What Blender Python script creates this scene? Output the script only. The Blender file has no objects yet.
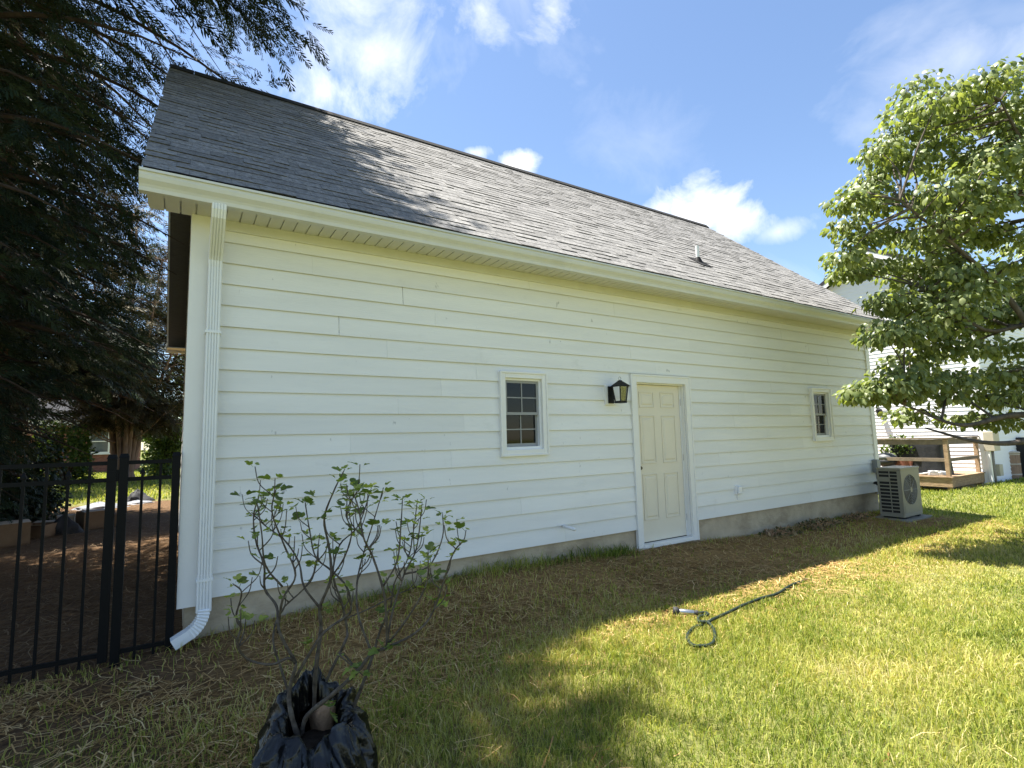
import bpy, math, random
import numpy as np
from mathutils import Vector, Matrix

random.seed(11)
rng = np.random.default_rng(11)
scene = bpy.context.scene
col = scene.collection

# ------------------------------------------------------------------ camera
F_PX, YAW, PITCH, ROLL = 523.83, 0.56467, 0.10236, -0.024645
CAM = np.array([0.0, -4.8183, 1.1699])
_fw = np.array([math.sin(YAW) * math.cos(PITCH), math.cos(YAW) * math.cos(PITCH), math.sin(PITCH)])
_r0 = np.array([math.cos(YAW), -math.sin(YAW), 0.0])
_u0 = np.cross(_r0, _fw)
_r = _r0 * math.cos(ROLL) + _u0 * math.sin(ROLL)
_u = -_r0 * math.sin(ROLL) + _u0 * math.cos(ROLL)
cam_data = bpy.data.cameras.new("camera")
cam_data.sensor_width = 36.0
cam_data.lens = F_PX / 1024 * 36.0
cam_data.clip_end = 1000
cam_data.clip_start = 0.05
cam = bpy.data.objects.new("camera", cam_data)
col.objects.link(cam)
M = Matrix.Identity(4)
for i in range(3):
    M[i][0], M[i][1], M[i][2], M[i][3] = _r[i], _u[i], -_fw[i], CAM[i]
cam.matrix_world = M
scene.camera = cam

def ray(x, y):
    return _fw + _r * (x - 512) / F_PX - _u * (y - 384) / F_PX
def at(x, y, ax, v):
    d = ray(x, y)
    return CAM + d * ((v - CAM[ax]) / d[ax])

# ------------------------------------------------------------------ sky, sun, exposure
SUN_TO = Vector((-0.20, 0.29, 1.0)).normalized()
SUN_EL = math.asin(SUN_TO.z)
SUN_ROT = math.atan2(SUN_TO.x, SUN_TO.y)
world = bpy.data.worlds.new("World")
scene.world = world
world.use_nodes = True
wn, wl = world.node_tree.nodes, world.node_tree.links
wn.clear()
w_out = wn.new("ShaderNodeOutputWorld")
w_bg = wn.new("ShaderNodeBackground")
w_sky = wn.new("ShaderNodeTexSky")
w_sky.sky_type = 'NISHITA'
w_sky.sun_disc = False
w_sky.sun_elevation = SUN_EL
w_sky.sun_rotation = SUN_ROT
w_sky.air_density = 1.0
w_sky.dust_density = 0.25
w_sky.ozone_density = 2.2
SKY_STRENGTH = 0.063
w_bg.inputs[1].default_value = SKY_STRENGTH
wl.new(w_bg.outputs[0], w_out.inputs[0])
def wmath(op, a, b=None, c=None, clamp=False):
    n = wn.new("ShaderNodeMath"); n.operation = op; n.use_clamp = clamp
    for i, v in enumerate((a, b, c)):
        if v is None: continue
        if isinstance(v, (int, float)): n.inputs[i].default_value = v
        else: wl.new(v, n.inputs[i])
    return n.outputs[0]
w_tc = wn.new("ShaderNodeTexCoord")
w_noise = wn.new("ShaderNodeTexNoise"); w_noise.inputs["Scale"].default_value = 7.0
w_noise.inputs["Detail"].default_value = 9.0; w_noise.inputs["Roughness"].default_value = 0.62
w_noise.inputs["Distortion"].default_value = 0.4
wl.new(w_tc.outputs["Generated"], w_noise.inputs["Vector"])
w_noise2 = wn.new("ShaderNodeTexNoise"); w_noise2.inputs["Scale"].default_value = 2.3
w_noise2.inputs["Detail"].default_value = 6.0; w_noise2.inputs["Roughness"].default_value = 0.6
w_noise2.inputs["Distortion"].default_value = 0.8
wl.new(w_tc.outputs["Generated"], w_noise2.inputs["Vector"])
# thin scattered cloud over the whole dome
clouds = wmath('MULTIPLY', wmath('SUBTRACT', w_noise2.outputs[0], 0.545, clamp=True), 1.0, clamp=True)
def cloud_blob(px, py, rx, ry, gain, soft):
    """a cumulus around one direction: elliptical falloff broken up by noise"""
    global clouds
    d = ray(px, py); d = d / np.linalg.norm(d)
    right = np.cross(d, [0, 0, 1]); right /= np.linalg.norm(right)
    up = np.cross(right, d)
    rr, ru = rx / F_PX, ry / F_PX
    def dot(v, s):
        n = wn.new("ShaderNodeVectorMath"); n.operation = 'DOT_PRODUCT'
        wl.new(w_tc.outputs["Generated"], n.inputs[0]); n.inputs[1].default_value = tuple(v / s)
        return n.outputs["Value"]
    a = dot(right, rr); b = dot(up, ru); c = dot(d, 1.0)
    r2 = wmath('ADD', wmath('MULTIPLY', a, a), wmath('MULTIPLY', b, b))
    fall = wmath('SUBTRACT', 1.0, wmath('SQRT', r2))
    fall = wmath('MULTIPLY', fall, wmath('GREATER_THAN', c, 0.2))
    m = wmath('ADD', fall, wmath('MULTIPLY', wmath('SUBTRACT', w_noise.outputs[0], 0.5), soft))
    m = wmath('MULTIPLY', m, gain, clamp=True)
    m = wmath('MULTIPLY', m, wmath('GREATER_THAN', c, 0.2))
    clouds = wmath('MAXIMUM', clouds, m)
for args in [(700, 212, 48, 30, .95, 3.2), (736, 222, 38, 24, .8, 3.2), (778, 232, 26, 12, .35, 3.2), (662, 208, 24, 14, .6, 3.2),
             (342, 45, 60, 66, 0.36, 4.2), (322, 92, 66, 30, 0.55, 4.0), (352, 8, 46, 30, 0.4, 4.2), (296, 118, 46, 20, 0.6, 3.4),
             (484, 10, 28, 26, 0.35, 4.4), (552, 16, 32, 22, 0.42, 4.6), (515, 163, 20, 10, 0.9, 3.4), (474, 152, 20, 9, 0.7, 3.4),
             (640, 140, 60, 50, 0.10, 3.0), (965, 58, 60, 26, 0.2, 3.0), (1060, 40, 60, 40, 0.3, 2.4)]:
    cloud_blob(*args)
w_mix = wn.new("ShaderNodeMix"); w_mix.data_type = 'RGBA'
wl.new(clouds, w_mix.inputs[0])
w_tint = wn.new("ShaderNodeMix"); w_tint.data_type = 'RGBA'; w_tint.blend_type = 'MULTIPLY'
w_tint.inputs[0].default_value = 1.0
wl.new(w_sky.outputs[0], w_tint.inputs[6]); w_tint.inputs[7].default_value = (1.0, 1.0, 1.0, 1)
wl.new(w_tint.outputs[2], w_mix.inputs[6])
w_mix.inputs[7].default_value = (8.0, 7.8, 7.4, 1)
wl.new(w_mix.outputs[2], w_bg.inputs[0])

sun_data = bpy.data.lights.new("sun", 'SUN')
sun_data.energy = 4.8
sun_data.angle = math.radians(0.55)
sun_data.color = (1.0, 0.95, 0.86)
sun = bpy.data.objects.new("sun", sun_data)
sun.rotation_euler = SUN_TO.to_track_quat('Z', 'Y').to_euler()
col.objects.link(sun)
scene.view_settings.view_transform = 'Standard'
scene.view_settings.look = 'None'
scene.view_settings.gamma = 1
scene.view_settings.use_curve_mapping = False
scene.view_settings.exposure = 1.92
scene.render.resolution_x, scene.render.resolution_y = 1024, 768
scene.render.engine = 'CYCLES'

# ------------------------------------------------------------------ helpers
WLOC = {}
def tag(o, label=None, cat=None, group=None, kind=None):
    if label: o["label"] = label
    if cat: o["category"] = cat
    if group: o["group"] = group
    if kind: o["kind"] = kind
    return o
def thing(name, label, cat, loc, group=None):
    o = bpy.data.objects.new(name, None)
    o.empty_display_size = 0.1
    col.objects.link(o); o.location = loc
    WLOC[o] = np.array(loc, float)
    return tag(o, label, cat, group)
def link(name, me, parent=None, loc=None, rot=None):
    o = bpy.data.objects.new(name, me); col.objects.link(o)
    if parent is not None: o.parent = parent
    if loc is not None: o.location = loc
    if rot is not None: o.rotation_euler = rot
    WLOC[o] = WLOC[parent] if parent is not None else np.zeros(3)
    return o
def np_mesh(name, verts, faces, mat=None, smooth=False, attr=None):
    verts = np.ascontiguousarray(verts, dtype=np.float32); faces = np.ascontiguousarray(faces, dtype=np.int32)
    me = bpy.data.meshes.new(name)
    k = faces.shape[1]
    me.vertices.add(len(verts)); me.vertices.foreach_set("co", verts.ravel())
    me.loops.add(faces.size); me.loops.foreach_set("vertex_index", faces.ravel())
    me.polygons.add(len(faces)); me.polygons.foreach_set("loop_start", np.arange(0, faces.size, k, dtype=np.int32))
    if smooth: me.polygons.foreach_set("use_smooth", np.ones(len(faces), dtype=bool))
    if attr is not None:
        a = me.attributes.new("rnd", 'FLOAT', 'POINT'); a.data.foreach_set("value", np.ascontiguousarray(attr, dtype=np.float32))
    me.update(calc_edges=True)
    if mat: me.materials.append(mat)
    return me

class MB:
    def __init__(s): s.v = []; s.f = []
    def add(s, vs, fs):
        n = len(s.v); s.v += [tuple(map(float, v)) for v in vs]; s.f += [tuple(i + n for i in f) for f in fs]; return s
    def box(s, x0, x1, y0, y1, z0, z1):
        return s.hexa([(x0, y0, z0), (x1, y0, z0), (x1, y1, z0), (x0, y1, z0), (x0, y0, z1), (x1, y0, z1), (x1, y1, z1), (x0, y1, z1)])
    def hexa(s, p):
        return s.add(p, [(0, 3, 2, 1), (4, 5, 6, 7), (0, 1, 5, 4), (1, 2, 6, 5), (2, 3, 7, 6), (3, 0, 4, 7)])
    def prism_x(s, poly, x0, x1):
        """poly: (y,z) points; extruded along X"""
        n = len(poly)
        vs = [(x0, y, z) for y, z in poly] + [(x1, y, z) for y, z in poly]
        fs = [tuple(range(n))[::-1], tuple(range(n, 2 * n))]
        fs += [(i, (i + 1) % n, n + (i + 1) % n, n + i) for i in range(n)]
        return s.add(vs, fs)
    def prism(s, poly, o, a, b, c, t):
        """poly (u,v) in plane o + u*a + v*b, extruded along c by t"""
        o, a, b, c = map(np.array, (o, a, b, c)); n = len(poly)
        base = [o + u * a + v * b for u, v in poly]
        vs = base + [p + c * t for p in base]
        fs = [tuple(range(n))[::-1], tuple(range(n, 2 * n))]
        fs += [(i, (i + 1) % n, n + (i + 1) % n, n + i) for i in range(n)]
        return s.add(vs, fs)
    def tube(s, pts, radii, n=8, caps=True):
        pts = [np.array(p, float) for p in pts]
        if isinstance(radii, (int, float)): radii = [radii] * len(pts)
        base = len(s.v); prev = None; rings = []
        for i, p in enumerate(pts):
            t = pts[min(i + 1, len(pts) - 1)] - pts[max(i - 1, 0)]
            t = t / (np.linalg.norm(t) + 1e-9)
            if prev is None:
                a = np.cross(t, [0, 0, 1.0])
                if np.linalg.norm(a) < 0.1: a = np.cross(t, [1.0, 0, 0])
            else: a = prev - t * np.dot(prev, t)
            a /= np.linalg.norm(a) + 1e-9; b = np.cross(t, a); prev = a
            for k in range(n):
                an = 2 * math.pi * k / n
                s.v.append(tuple(p + radii[i] * (math.cos(an) * a + math.sin(an) * b)))
        m = len(pts)
        for i in range(m - 1):
            for k in range(n):
                s.f.append((base + i * n + k, base + i * n + (k + 1) % n, base + (i + 1) * n + (k + 1) % n, base + (i + 1) * n + k))
        if caps:
            s.f.append(tuple(base + k for k in range(n))[::-1]); s.f.append(tuple(base + (m - 1) * n + k for k in range(n)))
        return s
    def lathe(s, prof, cx, cy, n=24):
        """prof: (r,z) list; closed by fans"""
        base = len(s.v); m = len(prof)
        for r, z in prof:
            for k in range(n):
                a = 2 * math.pi * k / n; s.v.append((cx + r * math.cos(a), cy + r * math.sin(a), z))
        for i in range(m - 1):
            for k in range(n):
                s.f.append((base + i * n + k, base + i * n + (k + 1) % n, base + (i + 1) * n + (k + 1) % n, base + (i + 1) * n + k))
        s.f.append(tuple(base + k for k in range(n))[::-1]); s.f.append(tuple(base + (m - 1) * n + k for k in range(n)))
        return s
    def mesh(s, name, mat, off=(0, 0, 0), smooth=False):
        me = bpy.data.meshes.new(name)
        o = np.array(off)
        me.from_pydata([tuple(np.array(v) - o) for v in s.v], [], s.f)
        if smooth:
            me.polygons.foreach_set("use_smooth", [True] * len(me.polygons))
        me.materials.append(mat); me.update()
        return me
    def part(s, name, mat, parent, smooth=False, bevel=0.0):
        o = link(name, s.mesh(name, mat, WLOC[parent], smooth), parent)
        if bevel: add_bevel(o, bevel)
        return o
    def top(s, name, mat, smooth=False, origin=(0, 0, 0), bevel=0.0):
        o = bpy.data.objects.new(name, s.mesh(name, mat, origin, smooth)); col.objects.link(o); o.location = origin
        WLOC[o] = np.array(origin, float)
        if bevel: add_bevel(o, bevel)
        return o
def add_bevel(o, w):
    m = o.modifiers.new("bevel", 'BEVEL'); m.width = w; m.segments = 2; m.limit_method = 'ANGLE'; m.angle_limit = math.radians(40)

# ------------------------------------------------------------------ materials
def new_mat(name):
    m = bpy.data.materials.new(name); m.use_nodes = True
    nt = m.node_tree; nt.nodes.clear()
    out = nt.nodes.new("ShaderNodeOutputMaterial")
    return m, nt.nodes, nt.links, out
def simple(name, c, rough=0.6, var=0.12, scale=9.0, bump=0.0, bscale=60.0, spec=0.4, metal=0.0, c2=None, stretch=(1, 1, 1), dirt=None, island=0.0):
    m, n, l, out = new_mat(name)
    p = n.new("ShaderNodeBsdfPrincipled"); l.new(p.outputs[0], out.inputs[0])
    geo = n.new("ShaderNodeNewGeometry")
    mp = n.new("ShaderNodeMapping"); mp.inputs["Scale"].default_value = stretch; l.new(geo.outputs["Position"], mp.inputs[0])
    nz = n.new("ShaderNodeTexNoise"); nz.inputs["Scale"].default_value = scale; nz.inputs["Detail"].default_value = 5; nz.inputs["Roughness"].default_value = .6
    l.new(mp.outputs[0], nz.inputs["Vector"])
    rp = n.new("ShaderNodeValToRGB"); rp.color_ramp.elements[0].position = .3; rp.color_ramp.elements[1].position = .7
    a = [max(0, x * (1 - var)) for x in c]; b = [min(1, x * (1 + var)) for x in (c2 or c)]
    rp.color_ramp.elements[0].color = (*a, 1); rp.color_ramp.elements[1].color = (*b, 1)
    l.new(nz.outputs[0], rp.inputs[0]); csock = rp.outputs[0]
    if dirt:
        nd = n.new("ShaderNodeTexNoise"); nd.inputs["Scale"].default_value = dirt[1]; nd.inputs["Detail"].default_value = 8; nd.inputs["Roughness"].default_value = .7
        md = n.new("ShaderNodeMapping"); md.inputs["Scale"].default_value = dirt[3]; l.new(geo.outputs["Position"], md.inputs[0]); l.new(md.outputs[0], nd.inputs["Vector"])
        rd = n.new("ShaderNodeValToRGB"); rd.color_ramp.elements[0].position = dirt[2]; rd.color_ramp.elements[1].position = dirt[2] + .16
        rd.color_ramp.elements[0].color = (0, 0, 0, 1); rd.color_ramp.elements[1].color = (dirt[4],) * 3 + (1,)
        l.new(nd.outputs[0], rd.inputs[0])
        mx = n.new("ShaderNodeMix"); mx.data_type = 'RGBA'; l.new(rd.outputs[0], mx.inputs[0]); l.new(csock, mx.inputs[6]); mx.inputs[7].default_value = (*dirt[0], 1)
        csock = mx.outputs[2]
    if island:
        oi = n.new("ShaderNodeObjectInfo"); ad = n.new("ShaderNodeMath"); ad.operation = 'ADD'
        l.new(oi.outputs["Random"], ad.inputs[0]); l.new(geo.outputs["Random Per Island"], ad.inputs[1])
        fr = n.new("ShaderNodeMath"); fr.operation = 'FRACT'; l.new(ad.outputs[0], fr.inputs[0])
        mr = n.new("ShaderNodeMapRange"); mr.inputs[3].default_value = 1 - island; mr.inputs[4].default_value = 1 + island; l.new(fr.outputs[0], mr.inputs[0])
        vm = n.new("ShaderNodeVectorMath"); vm.operation = 'SCALE'; l.new(csock, vm.inputs[0]); l.new(mr.outputs[0], vm.inputs["Scale"])
        csock = vm.outputs[0]
    l.new(csock, p.inputs["Base Color"])
    p.inputs["Roughness"].default_value = rough; p.inputs["Specular IOR Level"].default_value = spec; p.inputs["Metallic"].default_value = metal
    if bump:
        nb = n.new("ShaderNodeTexNoise"); nb.inputs["Scale"].default_value = bscale; nb.inputs["Detail"].default_value = 4
        l.new(mp.outputs[0], nb.inputs["Vector"])
        bp = n.new("ShaderNodeBump"); bp.inputs["Strength"].default_value = bump; bp.inputs["Distance"].default_value = .01
        l.new(nb.outputs[0], bp.inputs["Height"]); l.new(bp.outputs[0], p.inputs["Normal"])
    return m
def leafy(name, stops, rough=0.5, transl=0.35, spec=0.3, tcol=None):
    """leaf / blade material; colour by the per-leaf 'rnd' attribute, light passes through"""
    m, n, l, out = new_mat(name)
    at_ = n.new("ShaderNodeAttribute"); at_.attribute_name = "rnd"
    rp = n.new("ShaderNodeValToRGB"); cr = rp.color_ramp
    while len(cr.elements) < len(stops): cr.elements.new(0.5)
    for e, (pos, c) in zip(cr.elements, stops): e.position = pos; e.color = (*c, 1)
    l.new(at_.outputs["Fac"], rp.inputs[0])
    p = n.new("ShaderNodeBsdfPrincipled"); p.inputs["Roughness"].default_value = rough; p.inputs["Specular IOR Level"].default_value = spec
    l.new(rp.outputs[0], p.inputs["Base Color"])
    t = n.new("ShaderNodeBsdfTranslucent")
    if tcol:
        mx = n.new("ShaderNodeMix"); mx.data_type = 'RGBA'; mx.blend_type = 'MULTIPLY'; mx.inputs[0].default_value = 1
        l.new(rp.outputs[0], mx.inputs[6]); mx.inputs[7].default_value = (*tcol, 1); l.new(mx.outputs[2], t.inputs[0])
    else: l.new(rp.outputs[0], t.inputs[0])
    ms = n.new("ShaderNodeMixShader"); ms.inputs[0].default_value = transl
    l.new(p.outputs[0], ms.inputs[1]); l.new(t.outputs[0], ms.inputs[2]); l.new(ms.outputs[0], out.inputs[0])
    return m

MT = {}
MT['siding'] = simple('white_siding_paint', (.77, .765, .735), .55, .05, 2.5, .14, 45, .35, stretch=(.25, 1, 2.2),
                      dirt=((.36, .37, .33), 2.1, .60, (1, 1, 1.3), .26), island=.035)
def add_scuffs(m):
    """a few grey scuffs and rub marks on the paint"""
    n, l = m.node_tree.nodes, m.node_tree.links
    p = next(x for x in n if x.type == 'BSDF_PRINCIPLED'); src = p.inputs["Base Color"].links[0].from_socket
    geo = n.new("ShaderNodeNewGeometry"); mp = n.new("ShaderNodeMapping"); mp.inputs["Scale"].default_value = (1.0, 1.0, .55); l.new(geo.outputs["Position"], mp.inputs[0])
    a = n.new("ShaderNodeTexNoise"); a.inputs["Scale"].default_value = 13; a.inputs["Detail"].default_value = 3; l.new(mp.outputs[0], a.inputs["Vector"])
    r = n.new("ShaderNodeValToRGB"); r.color_ramp.elements[0].position = .715; r.color_ramp.elements[1].position = .76
    r.color_ramp.elements[0].color = (0, 0, 0, 1); r.color_ramp.elements[1].color = (.55, .55, .55, 1); l.new(a.outputs[0], r.inputs[0])
    x = n.new("ShaderNodeMix"); x.data_type = 'RGBA'; l.new(r.outputs[0], x.inputs[0]); l.new(src, x.inputs[6]); x.inputs[7].default_value = (.30, .30, .29, 1)
    l.new(x.outputs[2], p.inputs["Base Color"])
add_scuffs(MT['siding'])
MT['lapshade'] = simple('bare_board_lap_shade', (.20, .195, .185), .9, .1, 6)  # bare-board grey for the slit faces, deepening the shade lines under the laps
MT['trim'] = simple('white_trim_paint', (.78, .77, .73), .45, .03, 3, .1, 40, .4, dirt=((.5, .5, .42), 2.2, .62, (1, 1, .5), .22))
MT['vinyl'] = simple('white_vinyl', (.80, .80, .79), .35, .02, 4, 0, 40, .5)
MT['soffit'] = simple('cream_soffit_vinyl', (.64, .635, .59), .5, .04, 5, 0, 40, .35)
MT['gutter'] = simple('white_gutter_metal', (.60, .605, .585), .38, .04, 3, 0, 40, .5, dirt=((.36, .37, .30), 2.5, .56, (.6, 1, 1), .25))
MT['downspout'] = simple('white_downspout_metal', (.78, .79, .78), .32, .03, 4, 0, 40, .5, dirt=((.4, .38, .32), 2, .62, (1, 1, .6), .25))
MT['door'] = simple('almond_door_paint', (.74, .68, .55), .42, .03, 3, .06, 60, .4, dirt=((.5, .44, .34), 1.8, .6, (1, 1, 1), .18))
MT['concrete'] = simple('foundation_parging', (.42, .345, .245), .9, .16, 2.2, .5, 40, .2, c2=(.47, .395, .285), dirt=((.24, .19, .13), 1.4, .50, (1, 1, 2), .6))
MT['pad'] = simple('concrete_pad', (.25, .235, .205), .9, .12, 5, .4, 60, .2)
MT['shingle'] = simple('grey_asphalt_shingle', (.175, .171, .165), .93, .30, 30, .6, 160, .12, c2=(.215, .209, .201), island=.18)
MT['ridge'] = simple('dark_ridge_shingle', (.03, .03, .031), .95, .25, 20, .4, 120, .1)
MT['roofdeck'] = simple('roof_underlay', (.03, .03, .03), .95, .2, 10, 0, 40, .1)
MT['brownsoffit'] = simple('dark_brown_rake_soffit', (.13, .115, .10), .7, .15, 12, 0, 40, .2, stretch=(1, 5, 5))
MT['interior'] = simple('dim_interior', (.008, .008, .008), .9, .1, 3)
MT['black'] = simple('black_powder_coat', (.006, .006, .006), .55, .15, 30, 0, 40, .12)
MT['lampblack'] = simple('black_lantern_metal', (.007, .007, .008), .5, .15, 30, 0, 40, .25)
MT['steel'] = simple('brushed_nozzle_metal', (.45, .46, .47), .3, .1, 20, 0, 40, .5, metal=.9)
MT['brass'] = simple('dull_lock_metal', (.09, .08, .065), .4, .1, 20, 0, 40, .5, metal=.8)
MT['acgrey'] = simple('beige_grey_cabinet', (.24, .228, .185), .45, .04, 4, 0, 40, .4, dirt=((.3, .28, .22), 3, .58, (1, 1, 1), .25))
MT['acdark'] = simple('dark_coil', (.02, .02, .02), .7, .2, 30)
MT['elecgrey'] = simple('grey_electrical_box', (.27, .27, .26), .5, .06, 6)
MT['rubber'] = simple('black_line_insulation', (.02, .02, .02), .7, .2, 40)
MT['hose'] = simple('dark_green_hose', (.012, .020, .016), .6, .3, 50, .3, 150, .12, c2=(.022, .034, .026))
MT['bag'] = simple('black_plastic_bag', (.006, .006, .006), .25, .2, 12, .35, 40, .4)
MT['soil'] = simple('dark_potting_soil', (.03, .022, .016), .95, .4, 40, .8, 60, .1)
MT['burlap'] = simple('tan_root_ball', (.34, .21, .12), .9, .3, 18, .8, 60, .1)
MT['figbark'] = simple('grey_brown_fig_bark', (.062, .048, .038), .8, .35, 35, .4, 90, .2, c2=(.10, .085, .068))
MT['bark'] = simple('grey_dogwood_bark', (.10, .085, .07), .9, .4, 14, .7, 40, .15, stretch=(1, 1, .5))
MT['redbark'] = simple('red_brown_conifer_bark', (.10, .055, .036), .95, .4, 8, .8, 30, .1, stretch=(1, 1, .25))
MT['deadtwig'] = simple('brown_dead_twig', (.050, .037, .028), .9, .35, 10, 0, 40, .1)
MT['palebark'] = simple('pale_brown_cypress_bark', (.21, .14, .105), .95, .35, 6, .6, 30, .1, stretch=(2, 2, .3))
MT['wood'] = simple('weathered_deck_wood', (.27, .18, .105), .8, .22, 7, .4, 60, .2, c2=(.33, .235, .145), stretch=(1, 1, 4), island=.1)
MT['greywood'] = simple('grey_weathered_rail', (.19, .15, .11), .85, .2, 7, .4, 60, .2)
MT['nsiding'] = simple('neighbour_white_vinyl', (.80, .81, .82), .5, .02, 3, 0, 40, .3)
MT['darkroof'] = simple('dark_neighbour_roof', (.05, .05, .055), .9, .2, 10, .3, 60, .1)
MT['cover'] = simple('charcoal_grill_cover', (.022, .023, .026), .5, .2, 8, .4, 20, .4)
MT['terracotta'] = simple('terracotta_box', (.26, .105, .07), .8, .15, 12)
MT['barrel'] = simple('brown_barrel', (.33, .22, .15), .7, .15, 9, .2, 40, .2)
MT['barreltrim'] = simple('tan_barrel_band', (.50, .43, .35), .6, .1, 9)
MT['beigebox'] = simple('beige_meter_box', (.44, .40, .30), .5, .05, 5)
MT['conduit'] = simple('grey_conduit', (.2, .19, .18), .55, .1, 8)
MT['bin'] = simple('black_bin_plastic', (.015, .016, .018), .45, .2, 8)
MT['greyplastic'] = simple('grey_lid_plastic', (.10, .105, .11), .45, .1, 8)
MT['cardboard'] = simple('brown_cardboard', (.20, .135, .085), .9, .12, 5, .2, 40, .1)
MT['palepaper'] = simple('pale_box_side', (.36, .31, .25), .8, .1, 5)
MT['tarp'] = simple('pale_grey_tarp', (.17, .18, .20), .6, .2, 3, .4, 12, .3)
MT['brick'] = simple('red_brick_wall', (.20, .085, .06), .9, .25, 5, .3, 40, .15, c2=(.24, .11, .08), stretch=(1, 1, 3.4))
MT['cloth'] = simple('dark_bag_cloth', (.03, .03, .032), .8, .3, 9, .4, 20)
def glass_mat(name, tint):
    m, n, l, out = new_mat(name)
    p = n.new("ShaderNodeBsdfPrincipled"); p.inputs["Base Color"].default_value = (*tint, 1)
    p.inputs["Roughness"].default_value = .03; p.inputs["Transmission Weight"].default_value = 1.0; p.inputs["IOR"].default_value = 1.45
    tr = n.new("ShaderNodeBsdfTransparent"); tr.inputs[0].default_value = (*tint, 1)
    gl = n.new("ShaderNodeBsdfGlossy"); gl.inputs["Roughness"].default_value = .04
    fz = n.new("ShaderNodeFresnel"); fz.inputs["IOR"].default_value = 1.4
    ms = n.new("ShaderNodeMixShader"); l.new(fz.outputs[0], ms.inputs[0]); l.new(tr.outputs[0], ms.inputs[1]); l.new(gl.outputs[0], ms.inputs[2])
    l.new(ms.outputs[0], out.inputs[0])
    return m
MT['glass'] = glass_mat('window_glass', (.30, .31, .30))
MT['sash'] = simple('grey_white_sash_vinyl', (.30, .30, .29), .45, .03, 4, 0, 40, .3)
MT['lampglass'] = glass_mat('clear_lamp_glass', (.9, .92, .9))

# ------------------------------------------------------------------ ground
def sstep(a, b, x):
    t = np.clip((x - a) / (b - a), 0, 1); return t * t * (3 - 2 * t)
WALLG = ([-3, -0.6, 0.3, 1.2, 2.4, 3.4, 4.5, 6.0, 7.0, 9.0, 11.0, 13.0], [-.40, -.38, -.28, -.23, -.18, -.19, -.24, -.285, -.34, -.34, -.36, -.40])
def gz(x, y):
    x = np.asarray(x, float); y = np.asarray(y, float)
    base = -.37 - .02 * sstep(6, 10, x) - .10 * sstep(11, 17, x) - .13 * sstep(16.5, 19, x) - .05 * sstep(4, 12, y)
    base = base + .014 * np.sin(x * 1.7 + y * .9) * np.sin(y * 1.3 - x * .4) * sstep(.4, 1.5, -y) + .008 * np.sin(x * 4.1 + 1) * np.sin(y * 3.7)
    wg = np.interp(x, *WALLG)
    k = 1 - sstep(.15, 1.25, -y)
    k = k * np.where(y > 0.5, 0, 1)
    return base * (1 - k) + wg * k
def axis(lo, hi, step, far):
    near = np.arange(lo, hi + 1e-6, step)
    g = [step]
    while sum(g) < far: g.append(g[-1] * 1.35)
    cs = np.cumsum(g)
    return np.concatenate([lo - cs[::-1], near, hi + cs])
gx, gy = axis(-3, 20, .14, 320), axis(-6.5, 1.0, .12, 320)
GX, GY = np.meshgrid(gx, gy, indexing='ij')
GZ = gz(GX, GY)
nx, ny = GX.shape
idx = np.arange(nx * ny).reshape(nx, ny)
quads = np.stack([idx[:-1, :-1], idx[1:, :-1], idx[1:, 1:], idx[:-1, 1:]], -1).reshape(-1, 4)
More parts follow.
